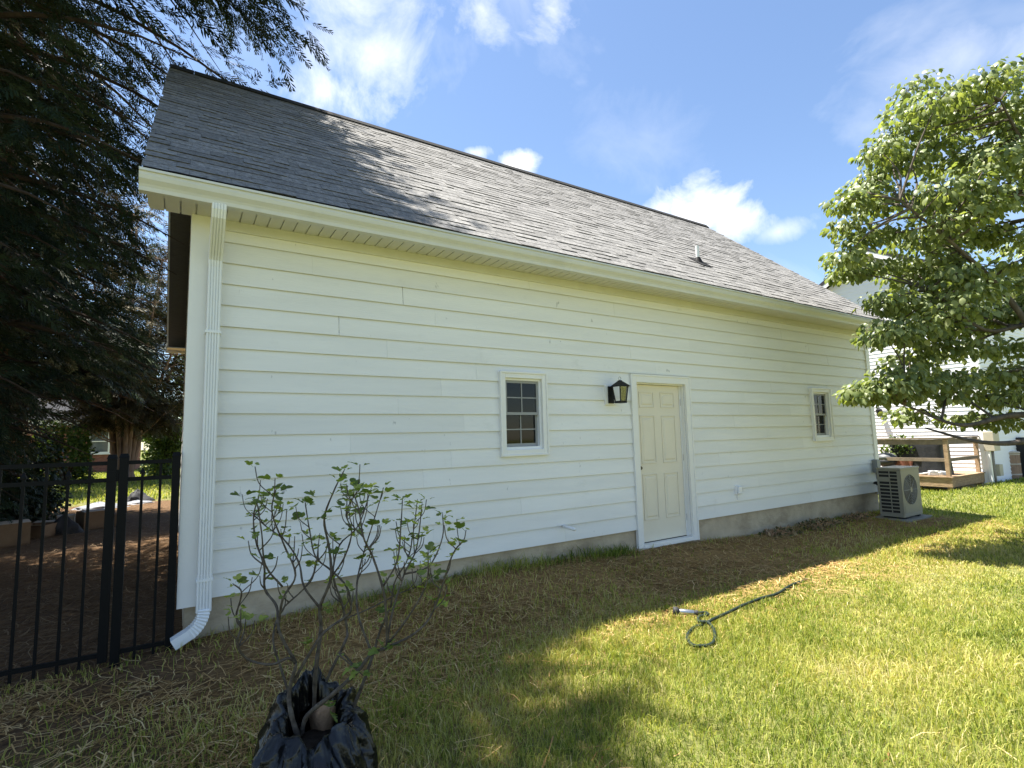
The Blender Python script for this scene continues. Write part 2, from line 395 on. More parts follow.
def ground_mat():
    m, n, l, out = new_mat('lawn_soil')
    p = n.new("ShaderNodeBsdfPrincipled"); p.inputs["Roughness"].default_value = .95; p.inputs["Specular IOR Level"].default_value = .1
    l.new(p.outputs[0], out.inputs[0])
    geo = n.new("ShaderNodeNewGeometry")
    def noise(s, d=6, r=.65):
        z = n.new("ShaderNodeTexNoise"); z.inputs["Scale"].default_value = s; z.inputs["Detail"].default_value = d; z.inputs["Roughness"].default_value = r
        l.new(geo.outputs["Position"], z.inputs["Vector"]); return z.outputs[0]
    def ramp(v, a, b, ca=(0, 0, 0), cb=(1, 1, 1)):
        r = n.new("ShaderNodeValToRGB"); r.color_ramp.elements[0].position = a; r.color_ramp.elements[1].position = b
        r.color_ramp.elements[0].color = (*ca, 1); r.color_ramp.elements[1].color = (*cb, 1); l.new(v, r.inputs[0]); return r.outputs[0]
    def mix(f, a, b):
        x = n.new("ShaderNodeMix"); x.data_type = 'RGBA'; l.new(f, x.inputs[0]); l.new(a, x.inputs[6]); l.new(b, x.inputs[7]); return x.outputs[2]
    straw = ramp(noise(26, 8, .75), .34, .66, (.12, .070, .028), (.42, .265, .105))
    green = ramp(noise(18, 6, .7), .35, .65, (.085, .10, .028), (.22, .215, .075))
    sep = n.new("ShaderNodeSeparateXYZ"); l.new(geo.outputs["Position"], sep.inputs[0])
    # the turf thins to straw beside the wall and behind the fence
    ny_ = n.new("ShaderNodeMath"); ny_.operation = 'MULTIPLY_ADD'; l.new(sep.outputs[1], ny_.inputs[0]); ny_.inputs[1].default_value = -.55; ny_.inputs[2].default_value = -.62
    nn = n.new("ShaderNodeMath"); nn.operation = 'MULTIPLY_ADD'; l.new(noise(1.6, 4), nn.inputs[0]); nn.inputs[1].default_value = 1.3; nn.inputs[2].default_value = -.55
    ad = n.new("ShaderNodeMath"); ad.operation = 'ADD'; ad.use_clamp = True; l.new(ny_.outputs[0], ad.inputs[0]); l.new(nn.outputs[0], ad.inputs[1])
    # far lawns (beyond the trees, beyond the garage) are turf again
    far1 = n.new("ShaderNodeMath"); far1.operation = 'GREATER_THAN'; l.new(sep.outputs[1], far1.inputs[0]); far1.inputs[1].default_value = 14.0
    far2 = n.new("ShaderNodeMath"); far2.operation = 'GREATER_THAN'; l.new(sep.outputs[0], far2.inputs[0]); far2.inputs[1].default_value = 11.4
    mxa = n.new("ShaderNodeMath"); mxa.operation = 'MAXIMUM'; l.new(far1.outputs[0], mxa.inputs[0]); l.new(far2.outputs[0], mxa.inputs[1])
    mxb = n.new("ShaderNodeMath"); mxb.operation = 'MAXIMUM'; l.new(mxa.outputs[0], mxb.inputs[0]); l.new(ad.outputs[0], mxb.inputs[1])
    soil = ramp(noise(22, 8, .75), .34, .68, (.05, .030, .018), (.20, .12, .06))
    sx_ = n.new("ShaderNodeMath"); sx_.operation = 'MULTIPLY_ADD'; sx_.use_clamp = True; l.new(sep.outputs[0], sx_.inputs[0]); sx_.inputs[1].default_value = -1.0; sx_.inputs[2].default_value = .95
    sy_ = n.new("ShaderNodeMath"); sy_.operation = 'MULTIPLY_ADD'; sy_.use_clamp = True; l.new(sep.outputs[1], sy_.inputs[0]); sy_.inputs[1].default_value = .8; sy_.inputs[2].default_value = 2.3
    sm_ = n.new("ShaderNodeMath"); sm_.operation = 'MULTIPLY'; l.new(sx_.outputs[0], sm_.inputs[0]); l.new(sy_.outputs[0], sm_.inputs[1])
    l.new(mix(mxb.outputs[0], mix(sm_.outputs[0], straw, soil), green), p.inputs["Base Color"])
    bp = n.new("ShaderNodeBump"); bp.inputs["Strength"].default_value = .9; bp.inputs["Distance"].default_value = .02
    l.new(noise(60, 5), bp.inputs["Height"]); l.new(bp.outputs[0], p.inputs["Normal"])
    return m
MT['ground'] = ground_mat()
ground = link('ground', np_mesh('ground', np.stack([GX, GY, GZ], -1).reshape(-1, 3), quads, MT['ground'], True))
tag(ground, kind='structure')
ground['label'] = 'back yard ground of thin turf and pine straw'

# ------------------------------------------------------------------ the garage
WX0, WX1, WD = 0.04, 11.20, 6.90
LAP = 0.1778
EAVE_Y, EAVE_Z, RIDGE_Y, RIDGE_Z = -0.40, 3.18, 3.45, 6.44
TH = math.atan2(RIDGE_Z - EAVE_Z, RIDGE_Y - EAVE_Y); SL = math.hypot(RIDGE_Z - EAVE_Z, RIDGE_Y - EAVE_Y)
RX0, RX1 = -0.29, 11.33
house = thing('garage_building', 'white lap-sided garage with grey shingle roof, almond door and two small windows', 'garage', (WX0, 0, -.3))
WIN = [(2.871, 3.489, .973, 1.886), (9.012, 9.640, .985, 1.889)]
DOOR = (4.812, 5.940, -.25, 1.944)
openings = [(a + .075, b - .075, c + .075, d - .075) for a, b, c, d in WIN] + [(DOOR[0] + .095, DOOR[1] - .095, -.3, DOOR[3] - .105)]
def subtract(rects, o):
    out = []
    for (x0, x1, z0, z1) in rects:
        a0, a1, c0, c1 = o
        if a1 <= x0 or a0 >= x1 or c1 <= z0 or c0 >= z1: out.append((x0, x1, z0, z1)); continue
        if a0 > x0: out.append((x0, a0, z0, z1))
        if a1 < x1: out.append((a1, x1, z0, z1))
        m0, m1 = max(x0, a0), min(x1, a1)
        if c0 > z0: out.append((m0, m1, z0, c0))
        if c1 < z1: out.append((m0, m1, c1, z1))
    return out
# wall core (openings left free) with the three other walls
core = MB()
rects = [(WX0 + .02, WX1 - .02, 0.0, 3.04)]
for o in openings: rects = subtract(rects, o)
for (x0, x1, z0, z1) in rects: core.box(x0, x1, .002, .12, z0, z1)
yy = lambda z: (z - 3.05) / .8468 + .02
for gx0, gx1 in ((WX0 + .02, WX0 + .14), (WX1 - .14, WX1 - .02)):
    core.prism_x([(.121, 0), (WD - .001, 0), (WD - .001, 3.0), (3.45, 3.0 + 3.40 * .8468 - .06), (.121, 3.02)], gx0, gx1)
core.box(WX0 + .141, WX1 - .141, WD - .13, WD - .01, 0, 3.0)
core.box(WX0 + .15, WX1 - .15, .13, WD - .14, -.22, -.18)
wall = core.part('wall', MT['interior'], house)
# foundation, in three lengths so that the door sill drops into it
fnd = MB()
for x0, x1 in ((WX0 + .03, DOOR[0] + .05), (DOOR[1] - .05, WX1 - .03)):
    fnd.box(x0, x1, .012, .20, -.95, -.002)
fnd.box(DOOR[0] + .05, DOOR[1] - .05, .012, .20, -.95, -.262)
fnd.box(WX0 + .03, WX0 + .23, .2, WD - .03, -.95, -.002); fnd.box(WX1 - .23, WX1 - .03, .2, WD - .03, -.95, -.002)
fnd.box(WX0 + .23, WX1 - .23, WD - .23, WD - .03, -.95, -.002)
foundation = fnd.part('foundation', MT['concrete'], house)

# siding boards, each its own piece
JOINTS = {14: [1.80, 5.46, 9.1], 12: [1.19, 4.85, 8.5], 11: [1.64, 5.3, 8.96], 13: [2.14, 6.0, 9.7], 2: [3.12, 7.4], 16: [3.3, 7.0], 15: [.95, 4.6, 8.3],
          10: [2.6, 7.9], 9: [2.2, 7.2], 8: [1.75, 8.4], 7: [2.45, 6.9], 6: [1.3, 7.7], 5: [2.3, 8.7], 4: [2.0, 6.5, 9.8], 3: [1.5, 8.1], 1: [2.1, 7.0, 10.1], 0: [3.7, 8.8]}
casings = [(a + .03, b - .03, c + .03, d - .03) for a, b, c, d in WIN] + [(DOOR[0] + .04, DOOR[1] - .04, -.3, DOOR[3] - .04)]
SX0, SX1 = WX0 + .13, WX1 - .09
for r in range(17):
    z0, z1 = r * LAP, (r + 1) * LAP + .025
    if r == 16: z1 = 2.972
    edges = [SX0] + sorted(JOINTS.get(r, [])) + [SX1]
    pieces = []
    for a, b in zip(edges[:-1], edges[1:]):
        ga = .0022 if (r, a) in ((14, 1.80), (12, 1.19)) else .0005; gb = .0022 if (r, b) in ((14, 1.80), (12, 1.19)) else .0005
        pieces += [(a + ga, b - gb, z0, z1)]
    for c in casings: pieces = subtract(pieces, c)
    for (x0, x1, a, b) in pieces:
        if x1 - x0 < .01 or b - a < .01: continue
        def yf(z): return -.026 + .017 * (z - z0) / LAP     # front face leans back to the top
        wob = random.uniform(-.0012, .0012)
        if a > z0: prf = [(yf(a) + wob, a), (.0015, a), (.0015, b), (yf(b) + wob, b)]
        else: prf = [(yf(a) + wob, a), (yf(a) + .0055, a + .0005), (yf(a + .05) + .0055, a + .05), (.0015, a + .052), (.0015, b), (yf(b) + wob, b)]
        bd = MB().prism_x(prf, x0, x1)
        ob = bd.part('siding_board', MT['siding'], wall)
        if a <= z0:      # slit and hidden back in bare-board grey, to darken the lap shade lines
            ob.data.materials.append(MT['lapshade'])
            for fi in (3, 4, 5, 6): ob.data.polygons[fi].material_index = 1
# gable ends: boards that a step aside would show
for side, xs in (('a', WX0), ('b', WX1)):
    for r in range(35):
        z0, z1 = r * LAP, (r + 1) * LAP + .02
        top = min(z1, 6.2)
        yo = max(.0, (top - 3.1) / .8468)
        if WD - 2 * yo < .2: break
        s = 1 if side == 'b' else -1
        y0, y1 = max(.02, yo), min(WD - .02, WD - yo)
        xo = xs + s * .016; xi = xs + s * .005; xb = xs - s * .018
        MB().hexa([(xo, y0, z0), (xo, y1, z0), (xb, y1, z0), (xb, y0, z0), (xi, y0, top), (xi, y1, top), (xb, y1, top), (xb, y0, top)]).part('siding_board', MT['siding'], wall)
# corner boards and frieze
MB().box(WX0 - .022, WX0 + .205, -.040, -.001, -.042, 3.03).part('corner_board', MT['trim'], house, bevel=.003)
MB().box(WX1 - .115, WX1 + .02, -.040, -.001, -.042, 3.03).part('corner_board', MT['trim'], house, bevel=.003)
MB().box(WX0 + .208, WX1 - .118, -.036, -.001, 2.94, 3.032).part('frieze_board', MT['soffit'], house, bevel=.003)
# eave soffit: one panel per groove
spm = MB().box(0, .1035, -.335, -.002, 3.037, 3.046)
spm.box(.009, .1035, -.334, -.003, 3.024, 3.0365)
spme = spm.mesh('soffit_panel', MT['soffit'], (0, 0, 0))
sub = MB().box(RX0 + .03, RX1 - .03, -.336, -.001, 3.05, 3.06).part('soffit', MT['soffit'], house)
k = 0; x = RX0 + .02
while x < RX1 - .12:
    link('soffit_panel', spme, sub, (x - WX0, 0, .3)); x += .1045
# fascia
MB().box(RX0 + .005, RX1 - .005, -.362, -.337, 3.03, 3.175).part('fascia_board', MT['trim'], house)
# gutter: K profile with an open top
gp = [(-.363, 3.150), (-.363, 2.985), (-.430, 2.985), (-.436, 3.012), (-.446, 3.030), (-.470, 3.058), (-.478, 3.085), (-.478, 3.108), (-.492, 3.110), (-.492, 3.128), (-.474, 3.130),
      (-.470, 3.10), (-.462, 3.065), (-.438, 3.034), (-.428, 3.015), (-.424, 2.992), (-.370, 2.992), (-.370, 3.150)]
gut = MB()
for q in range(3):
    a = RX0 - .015 + q * (RX1 - RX0 + .03) / 3; b = RX0 - .015 + (q + 1) * (RX1 - RX0 + .03) / 3
    gut.prism_x(gp, a, b - (.0 if q == 2 else .0))
    if q: gut.prism_x([(y - .002 if y < -.42 else y, z + (.002 if z > 3.14 else -.002 if z < 2.99 else 0)) for y, z in gp], a - .012, a + .012)
gutter = gut.part('gutter', MT['gutter'], house)
endp = [(-.362, 3.149), (-.362, 2.984), (-.431, 2.984), (-.437, 3.012), (-.447, 3.030), (-.471, 3.058), (-.479, 3.085), (-.479, 3.108), (-.493, 3.109), (-.493, 3.129)]
MB().prism_x(endp, RX0 - .019, RX0 - .0155).part('gutter_end_cap', MT['gutter'], gutter)
MB().prism_x(endp, RX1 + .0155, RX1 + .019).part('gutter_end_cap', MT['gutter'], gutter)
# downspout: ribbed rectangular section swept down the corner
def sweep(mb, path, prof, side):
    """prof (u,v): u along 'side' direction, v across"""
    n = len(prof); base = len(mb.v); m = len(path)
    for i, (p, nrm) in enumerate(path):
        t = np.array(path[min(i + 1, m - 1)][0]) - np.array(path[max(i - 1, 0)][0]); t = t / np.linalg.norm(t)
        u = np.array(side[i]) if isinstance(side, list) else np.array(side)
        u = u - t * np.dot(u, t); u /= np.linalg.norm(u); w = np.cross(t, u)
        for a, b in prof: mb.v.append(tuple(np.array(p) + a * u + b * w))
    for i in range(m - 1):
        for k in range(n): mb.f.append((base + i * n + k, base + i * n + (k + 1) % n, base + (i + 1) * n + (k + 1) % n, base + (i + 1) * n + k))
    mb.f.append(tuple(base + k for k in range(n))[::-1]); mb.f.append(tuple(base + (m - 1) * n + k for k in range(n)))
def rib_profile(w, d, ribs, depth):
    pts = []
    for i in range(ribs):
        for f, e in ((.0, 0), (.22, 0), (.34, depth), (.88, depth)):
            pts.append((-w / 2 + w * (i + f) / ribs, -d / 2 - e))
    pts.append((w / 2, -d / 2)); pts.append((w / 2 + .002, 0)); pts.append((w / 2, d / 2)); pts.append((-w / 2, d / 2)); pts.append((-w / 2 - .002, 0))
    return pts
DX, DYW = .192, -.095
ds = MB()
prof = rib_profile(.098, .066, 5, .009)
path = [((DX, -.40, 2.99), 0), ((DX, -.40, 2.955), 0), ((DX, -.385, 2.915), 0), ((DX, -.14, 2.70), 0), ((DX, DYW - .01, 2.655), 0), ((DX, DYW, 2.60), 0)]
sweep(ds, path, prof, (-1, 0, 0))
downspout = ds.part('downspout', MT['downspout'], house)
ds2 = MB(); sweep(ds2, [((DX, DYW, 2.63), 0), ((DX, DYW, .16), 0)], rib_profile(.094, .062, 5, .009), (-1, 0, 0))
ds2.part('downspout_pipe', MT['downspout'], downspout)
ds3 = MB(); sweep(ds3, [((DX, DYW, .20), 0), ((DX, DYW, -.07), 0)], rib_profile(.101, .068, 5, .009), (-1, 0, 0))
ds3.part('downspout_pipe', MT['downspout'], downspout)
# lower elbow with cross pleats, kicking out to the left
elb = MB(); path = []; sides = []
for i in range(19):
    a = i / 18 * math.radians(62); R = .17
    px_, pz_ = DX - R * (1 - math.cos(a)), -.055 - R * math.sin(a)
    path.append(((px_, DYW - .03 * i / 18, pz_), 0))
last = path[-1][0]; dv = np.array([-math.sin(math.radians(62)), -.05, -math.cos(math.radians(62))])
for i in range(1, 3): path.append((tuple(np.array(last) + dv * .055 * i), 0))
n0 = len(elb.v); pe = rib_profile(.100, .072, 6, .0045)
sweep(elb, path, pe, (0, -1, 0))
for i in range(19):      # pleats
    s = 1.0 + (.055 if i % 2 else -.03)
    c = np.array(path[i][0])
    for k in range(len(pe)):
        v = np.array(elb.v[n0 + i * len(pe) + k]); elb.v[n0 + i * len(pe) + k] = tuple(c + (v - c) * s)
elb.part('downspout_elbow', MT['downspout'], downspout)
MB().box(DX - .056, DX + .056, DYW - .044, -.036, .152, .17).part('downspout_strap', MT['downspout'], downspout)
MB().box(DX - .056, DX + .056, DYW - .044, -.036, 2.05, 2.07).part('downspout_strap', MT['downspout'], downspout)

# roof deck, far slope, rakes
rf = MB()
def slope_pt(v, w, sgn=1):
    y = EAVE_Y + v * math.cos(TH) - w * math.sin(TH); z = EAVE_Z + v * math.sin(TH) + w * math.cos(TH)
    return (y, z) if sgn == 1 else (2 * RIDGE_Y - y, z)
for sgn in (1, -1):
    p = [slope_pt(-.02, -.05, sgn), slope_pt(SL, -.05, sgn), slope_pt(SL, -.004, sgn), slope_pt(-.02, -.004, sgn)]
    rf.prism_x(p if sgn == -1 else p, RX0 + .01, RX1 - .01)
roof = rf.part('roof', MT['roofdeck'], house)
p = [slope_pt(-.03, -.003, -1), slope_pt(SL, -.003, -1), slope_pt(SL, .012, -1), slope_pt(-.03, .012, -1)]
MB().prism_x(p, RX0, RX1).part('rear_slope', MT['shingle'], roof)
for sgn in (1, -1):
    for xa, xb in ((RX0 + .012, RX0 + .034), (RX1 - .034, RX1 - .012)):
        p = [slope_pt(-.01, -.20, sgn), slope_pt(SL - .19, -.20, sgn), slope_pt(SL - .05, -.052, sgn), slope_pt(-.01, -.052, sgn)]
        MB().prism_x(p, xa, xb).part('rake_board', MT['trim'], house)
    for xa, xb in ((RX0 + .036, WX0 - .02), (WX1 + .02, RX1 - .036)):
        p = [slope_pt(.12 if sgn == 1 else .02, -.19, sgn), slope_pt(SL - .17, -.19, sgn), slope_pt(SL - .17, -.17, sgn), slope_pt(.12 if sgn == 1 else .02, -.17, sgn)]
        MB().prism_x(p, xa, xb).part('rake_soffit', MT['brownsoffit'], house)
# rear eave: fascia, soffit and gutter end as the far white ends under the left rake
MB().box(RX0 + .005, RX1 - .005, 2 * RIDGE_Y + .337, 2 * RIDGE_Y + .362, 2.99, 3.175).part('fascia_board', MT['trim'], house)
MB().box(RX0 + .02, RX1 - .02, WD + .02, 2 * RIDGE_Y + .336, 3.03, 3.045).part('soffit', MT['soffit'], house)
MB().prism_x([(2 * RIDGE_Y - y, z) for y, z in gp], RX0 - .01, RX1 + .01).part('gutter', MT['gutter'], house)
# shingles: courses of uneven tabs; the 300 that show largest are pieces of their own
EXPO = .1442
tabs = []
ncourse = int(SL / EXPO)
for c in range(ncourse + 1):
    x = RX0 - .012 - random.uniform(0, .2)
    while x < RX1 + .01:
        w = random.choice((.10, .14, .18, .22, .27, .33)) * random.uniform(.9, 1.1)
        a, b = max(x, RX0 - .012), min(x + w, RX1 + .012)
        if b - a > .02: tabs.append((c, a, b - .0015, random.choice((-.003, -.002, .0, .003, .005))))
        x += w
def tab_size(t):
    c, a, b, j = t
    y, z = slope_pt(c * EXPO, 0); d = np.array([(a + b) / 2, y, z]) - CAM
    nrm = np.array([0, -math.sin(TH), math.cos(TH)]); dist = np.linalg.norm(d)
    return (b - a) * EXPO * max(.02, abs(np.dot(d / dist, nrm))) / dist ** 2
tabs.sort(key=tab_size, reverse=True)
def tab_hexa(a, b, c, j):
    v0 = c * EXPO - .018; v1 = min(v0 + EXPO + .05, SL)
    lo0, hi0, lo1, hi1 = .001, .0105 + j, -.002, .004
    def P(x, v, w): y, z = slope_pt(v, w); return (x, y, z)
    return [P(a, v0 + .016, lo0), P(b, v0 + .016, lo0), P(b, v1, lo1), P(a, v1, lo1), P(a, v0, hi0), P(b, v0, hi0), P(b, v1, hi1), P(a, v1, hi1)]
rest = MB()
for i, (c, a, b, j) in enumerate(tabs):
    if i < 300: MB().hexa(tab_hexa(a, b, c, j)).part('shingle', MT['shingle'], roof)
    else: rest.hexa(tab_hexa(a, b, c, j))
o = rest.part('shingles', MT['shingle'], roof); o['kind'] = 'stuff'
# ridge vent with cap pieces
x = RX0 - .005
while x < RX1 - .06:
    x1 = min(x + .29, RX1 - .05)
    p1 = [slope_pt(SL - .16, .014), slope_pt(SL + .005, .05), slope_pt(SL + .012, .066), slope_pt(SL - .165, .036)]
    pol = [slope_pt(SL - .085, .010), slope_pt(SL - .095, .030), (RIDGE_Y, RIDGE_Z + .062), slope_pt(SL - .095, .030, -1), slope_pt(SL - .085, .010, -1), (RIDGE_Y, RIDGE_Z + .025)]
    MB().prism_x(pol, x, x1 - .003).part('ridge_cap', MT['ridge'], roof)
    x += .29
# vent pipe through the roof
vy = 1.30; vz = EAVE_Z + (vy - EAVE_Y) * math.tan(TH); vx = at(697, 262, 1, vy)[0]
vyb = None
for vy in np.arange(.4, 3.4, .01):
    q = at(698, 262, 1, vy)
    if q[2] < EAVE_Z + (vy - EAVE_Y) * math.tan(TH): break
vx, vz = at(698, 262, 1, vy)[0], EAVE_Z + (vy - EAVE_Y) * math.tan(TH)
vp = MB().tube([(vx, vy, vz - .1), (vx, vy, vz + .26)], .028, 14).part('vent_pipe', MT['vinyl'], roof, smooth=False)
MB().lathe([(.10, vz - .08), (.06, vz + .02), (.038, vz + .07), (.027, vz + .07)], vx, vy, 16).part('vent_boot', MT['black'], vp)
MB().hexa([(vx - .15, *slope_pt((vy - EAVE_Y) / math.cos(TH) - .2, .017)), (vx + .15, *slope_pt((vy - EAVE_Y) / math.cos(TH) - .2, .017)),
           (vx + .15, *slope_pt((vy - EAVE_Y) / math.cos(TH) + .12, .013)), (vx - .15, *slope_pt((vy - EAVE_Y) / math.cos(TH) + .12, .013)),
           (vx - .15, *slope_pt((vy - EAVE_Y) / math.cos(TH) - .2, .021)), (vx + .15, *slope_pt((vy - EAVE_Y) / math.cos(TH) - .2, .021)),
           (vx + .15, *slope_pt((vy - EAVE_Y) / math.cos(TH) + .12, .018)), (vx - .15, *slope_pt((vy - EAVE_Y) / math.cos(TH) + .12, .018))]).part('vent_flashing', MT['ridge'], vp)

# windows
def window(x0, x1, z0, z1):
    c = .068
    cs = MB()
    cs.box(x0, x0 + c, -.050, -.002, z0, z1); cs.box(x1 - c, x1, -.050, -.002, z0, z1)
    cs.box(x0 + c, x1 - c, -.0498, -.002, z1 - c, z1); cs.box(x0 + c, x1 - c, -.0498, -.002, z0, z0 + c)
    # raised outer lip on the casing
    cs.box(x0 - .002, x0 + .018, -.062, -.0502, z0, z1); cs.box(x1 - .018, x1 + .002, -.062, -.0502, z0, z1)
    cs.box(x0 + .018, x1 - .018, -.062, -.0500, z1 - .018, z1 + .002); cs.box(x0 + .018, x1 - .018, -.062, -.0500, z0 - .002, z0 + .018)
    w = cs.part('window', MT['trim'], house, bevel=.003)
    a, b, d, e = x0 + c, x1 - c, z0 + c, z1 - c
    j = MB()      # vinyl unit frame
    t = .022
    j.box(a, a + t, -.012, .10, d, e); j.box(b - t, b, -.012, .10, d, e); j.box(a + t, b - t, -.012, .10, e - t, e); j.box(a + t, b - t, -.012, .10, d, d + t + .008)
    j.part('window_frame', MT['vinyl'], w)
    a += t; b -= t; e -= t; d += t + .008
    m = (d + e) / 2
    for q, (s0, s1, yf) in enumerate(((d, m + .016, .036), (m - .016, e, .004))):   # lower sash sits inside
        s = MB(); r = .024
        s.box(a, a + r, yf, yf + .028, s0, s1); s.box(b - r, b, yf, yf + .028, s0, s1)
        s.box(a + r, b - r, yf, yf + .028, s1 - r - .004, s1); s.box(a + r, b - r, yf, yf + .028, s0, s0 + r + (.012 if q == 0 else .006))
        sash = s.part('sash', MT['sash'], w)
        ga, gb, gc, gd = a + r, b - r, s0 + r + .006, s1 - r - .004
        mx_, mz_ = (ga + gb) / 2, (gc + gd) / 2
        for (u0, u1, v0, v1) in ((ga, mx_, gc, mz_), (mx_, gb, gc, mz_), (ga, mx_, mz_, gd), (mx_, gb, mz_, gd)):
            MB().box(u0, u1, yf + .012, yf + .016, v0, v1).part('pane', MT['glass'], w)
        MB().box(mx_ - .006, mx_ + .006, yf + .004, yf + .0115, gc, gd).part('muntin', MT['sash'], w)
        MB().box(ga, mx_ - .006, yf + .005, yf + .0115, mz_ - .006, mz_ + .006).part('muntin', MT['sash'], w)
        MB().box(mx_ + .006, gb, yf + .005, yf + .0115, mz_ - .006, mz_ + .006).part('muntin', MT['sash'], w)
    return w
for wv in WIN: window(*wv)

# door
x0, x1, z0, z1 = DOOR
dc = MB(); c = .10
dc.box(x0, x0 + c, -.042, -.002, z0, z1); dc.box(x1 - c, x1, -.042, -.002, z0, z1); dc.box(x0 + c, x1 - c, -.0418, -.002, z1 - c - .005, z1)
dc.box(x0 - .004, x0 + .022, -.050, -.0422, z0, z1); dc.box(x1 - .022, x1 + .004, -.050, -.0422, z0, z1); dc.box(x0 + .022, x1 - .022, -.050, -.0420, z1 - .022, z1 + .003)
sa, sb, sz0, sz1 = x0 + c, x1 - c, -.195, z1 - c - .005
door = MB()
sx0, sx1, st = sa + .016, sb - .016, sz1 - .018
door.box(sx0, sx1, .062, .104, sz0 + .006, st)
dr = door.part('door', MT['door'], house)
dc.part('door_casing', MT['trim'], dr, bevel=.003)
jb = MB(); jb.box(sa, sa + .014, -.001, .12, sz0, sz1); jb.box(sb - .014, sb, -.001, .12, sz0, sz1); jb.box(sa + .014, sb - .014, -.001, .12, sz1 - .014, sz1)
jb.box(sb - .030, sb - .0145, .048, .0605, sz0, sz1 - .015); jb.box(sa + .0145, sa + .028, .048, .0605, sz0, sz1 - .015)
jb.part('door_jamb', MT['trim'], dr)
MB().box(sb - .0165, sb - .0146, .061, .108, sz0, sz1 - .02).part('weather_strip', MT['rubber'], dr)
MB().box(sa + .0015, sb - .0015, -.048, .12, sz0 - .05, sz0 - .004).part('door_sill', MT['trim'], dr, bevel=.004)
MB().box(sx0 + .01, sx1 - .01, .056, .09, sz0 - .0035, sz0 + .005).part('door_sweep', MT['rubber'], dr)
H = st - sz0; W = sx1 - sx0
def panel(u0, u1, v0, v1):
    a, b = sx0 + u0 * W, sx0 + u1 * W; d, e = st - v1 * H, st - v0 * H
    m = MB(); y = .062; r = .014
    # moulded border: a proud bead around a recessed groove and a raised field
    def frame(o, wd, ya, yb):
        m.box(a + o, a + o + wd, ya, yb, d + o, e - o); m.box(b - o - wd, b - o, ya, yb, d + o, e - o)
        m.box(a + o + wd, b - o - wd, ya, yb, e - o - wd, e - o); m.box(a + o + wd, b - o - wd, ya, yb, d + o, d + o + wd)
    frame(0, r, y - .009, y - .0003)
    i = .034
    m.hexa([(a + i, y - .0003, d + i), (b - i, y - .0003, d + i), (b - i, y - .0003, e - i), (a + i, y - .0003, e - i),
            (a + i + .018, y - .009, d + i + .018), (b - i - .018, y - .009, d + i + .018), (b - i - .018, y - .009, e - i - .018), (a + i + .018, y - .009, e - i - .018)])
    m.part('door_panel', MT['door'], dr, bevel=.003)
for u0, u1 in ((.125, .43), (.57, .875)):
    panel(u0, u1, .045, .148); panel(u0, u1, .20, .51); panel(u0, u1, .575, .865)
kx, kz = sx0 + .062, .745
lk = MB().prism([(.028 * math.cos(a), .034 * math.sin(a)) for a in np.linspace(0, 2 * math.pi, 14, endpoint=False)], (kx, .0618, kz), (1, 0, 0), (0, 0, 1), (0, -1, 0), .010)
lock = lk.part('lock_rose', MT['brass'], dr)
MB().tube([(kx, .054, kz), (kx, .03, kz), (kx, .022, kz)], [.014, .024, .020], 12).part('lock_cylinder', MT['brass'], dr)
for hz in (.05, .85, 1.6):
    MB().tube([(sb - .017, .053, hz - .045), (sb - .017, .053, hz + .045)], .006, 8).part('hinge', MT['brass'], dr)

# pipe stub, socket, lantern on the wall
pst = MB().tube([(3.67, -.001, .172), (3.67, -.23, .160)], .018, 12)
o = pst.top('drain_pipe_stub', MT['vinyl'], True, (3.67, 0, .17)); tag(o, 'short white plastic pipe stub poking out low in the siding left of the door', 'pipe')
MB().lathe([(.03, 0), (.03, .006)], 0, 0, 12)
sk = thing('outdoor_socket', 'white weatherproof socket box low on the siding right of the door', 'socket', (6.86, -.012, .336))
MB().box(6.80, 6.91, -.050, -.012, .275, .405).part('back_box', MT['vinyl'], sk, bevel=.004)
MB().box(6.812, 6.898, -.088, -.051, .287, .393).part('flip_cover', MT['vinyl'], sk, bevel=.010)
MB().box(6.90, 6.905, -.083, -.056, .31, .375).part('cover_hinge', MT['elecgrey'], sk)
MB().tube([(6.845, -.03, .275), (6.845, -.03, .20)], .012, 8).part('conduit', MT['vinyl'], sk)

LX, LZ = 4.47, 1.555
lan = thing('wall_lantern', 'black four-sided lantern on the siding beside the almond door', 'lantern', (LX, -.02, LZ))
MB().box(LX - .095, LX + .085, -.034, -.012, LZ - .015, LZ + .235).part('mounting_block', MT['trim'], lan, bevel=.004)
MB().box(LX - .055, LX + .035, -.052, -.0345, LZ + .005, LZ + .215).part('back_plate', MT['lampblack'], lan, bevel=.006)
MB().box(LX - .02, LX + .012, -.16, -.0525, LZ + .19, LZ + .21).part('arm', MT['lampblack'], lan, bevel=.004)
cx, cy = LX + .012, -.185
def ring4(z, r): return [(cx - r, cy - r, z), (cx + r, cy - r, z), (cx + r, cy + r, z), (cx - r, cy + r, z)]
body = MB()
for (za, ra, zb, rb) in ((LZ, .050, LZ + .018, .055), (LZ + .018, .046, LZ + .026, .046)):
    body.hexa(ring4(za, ra) + ring4(zb, rb))
body.part('base_tray', MT['lampblack'], lan)
fr = MB()
for sx, sy in ((-1, -1), (1, -1), (1, 1), (-1, 1)):
    b0 = (cx + sx * .046, cy + sy * .046); b1 = (cx + sx * .066, cy + sy * .066)
    fr.hexa([(b0[0] - .005, b0[1] - .005, LZ + .02), (b0[0] + .005, b0[1] - .005, LZ + .02), (b0[0] + .005, b0[1] + .005, LZ + .02), (b0[0] - .005, b0[1] + .005, LZ + .02),
             (b1[0] - .005, b1[1] - .005, LZ + .20), (b1[0] + .005, b1[1] - .005, LZ + .20), (b1[0] + .005, b1[1] + .005, LZ + .20), (b1[0] - .005, b1[1] + .005, LZ + .20)])
fr.part('cage_bars', MT['lampblack'], lan)
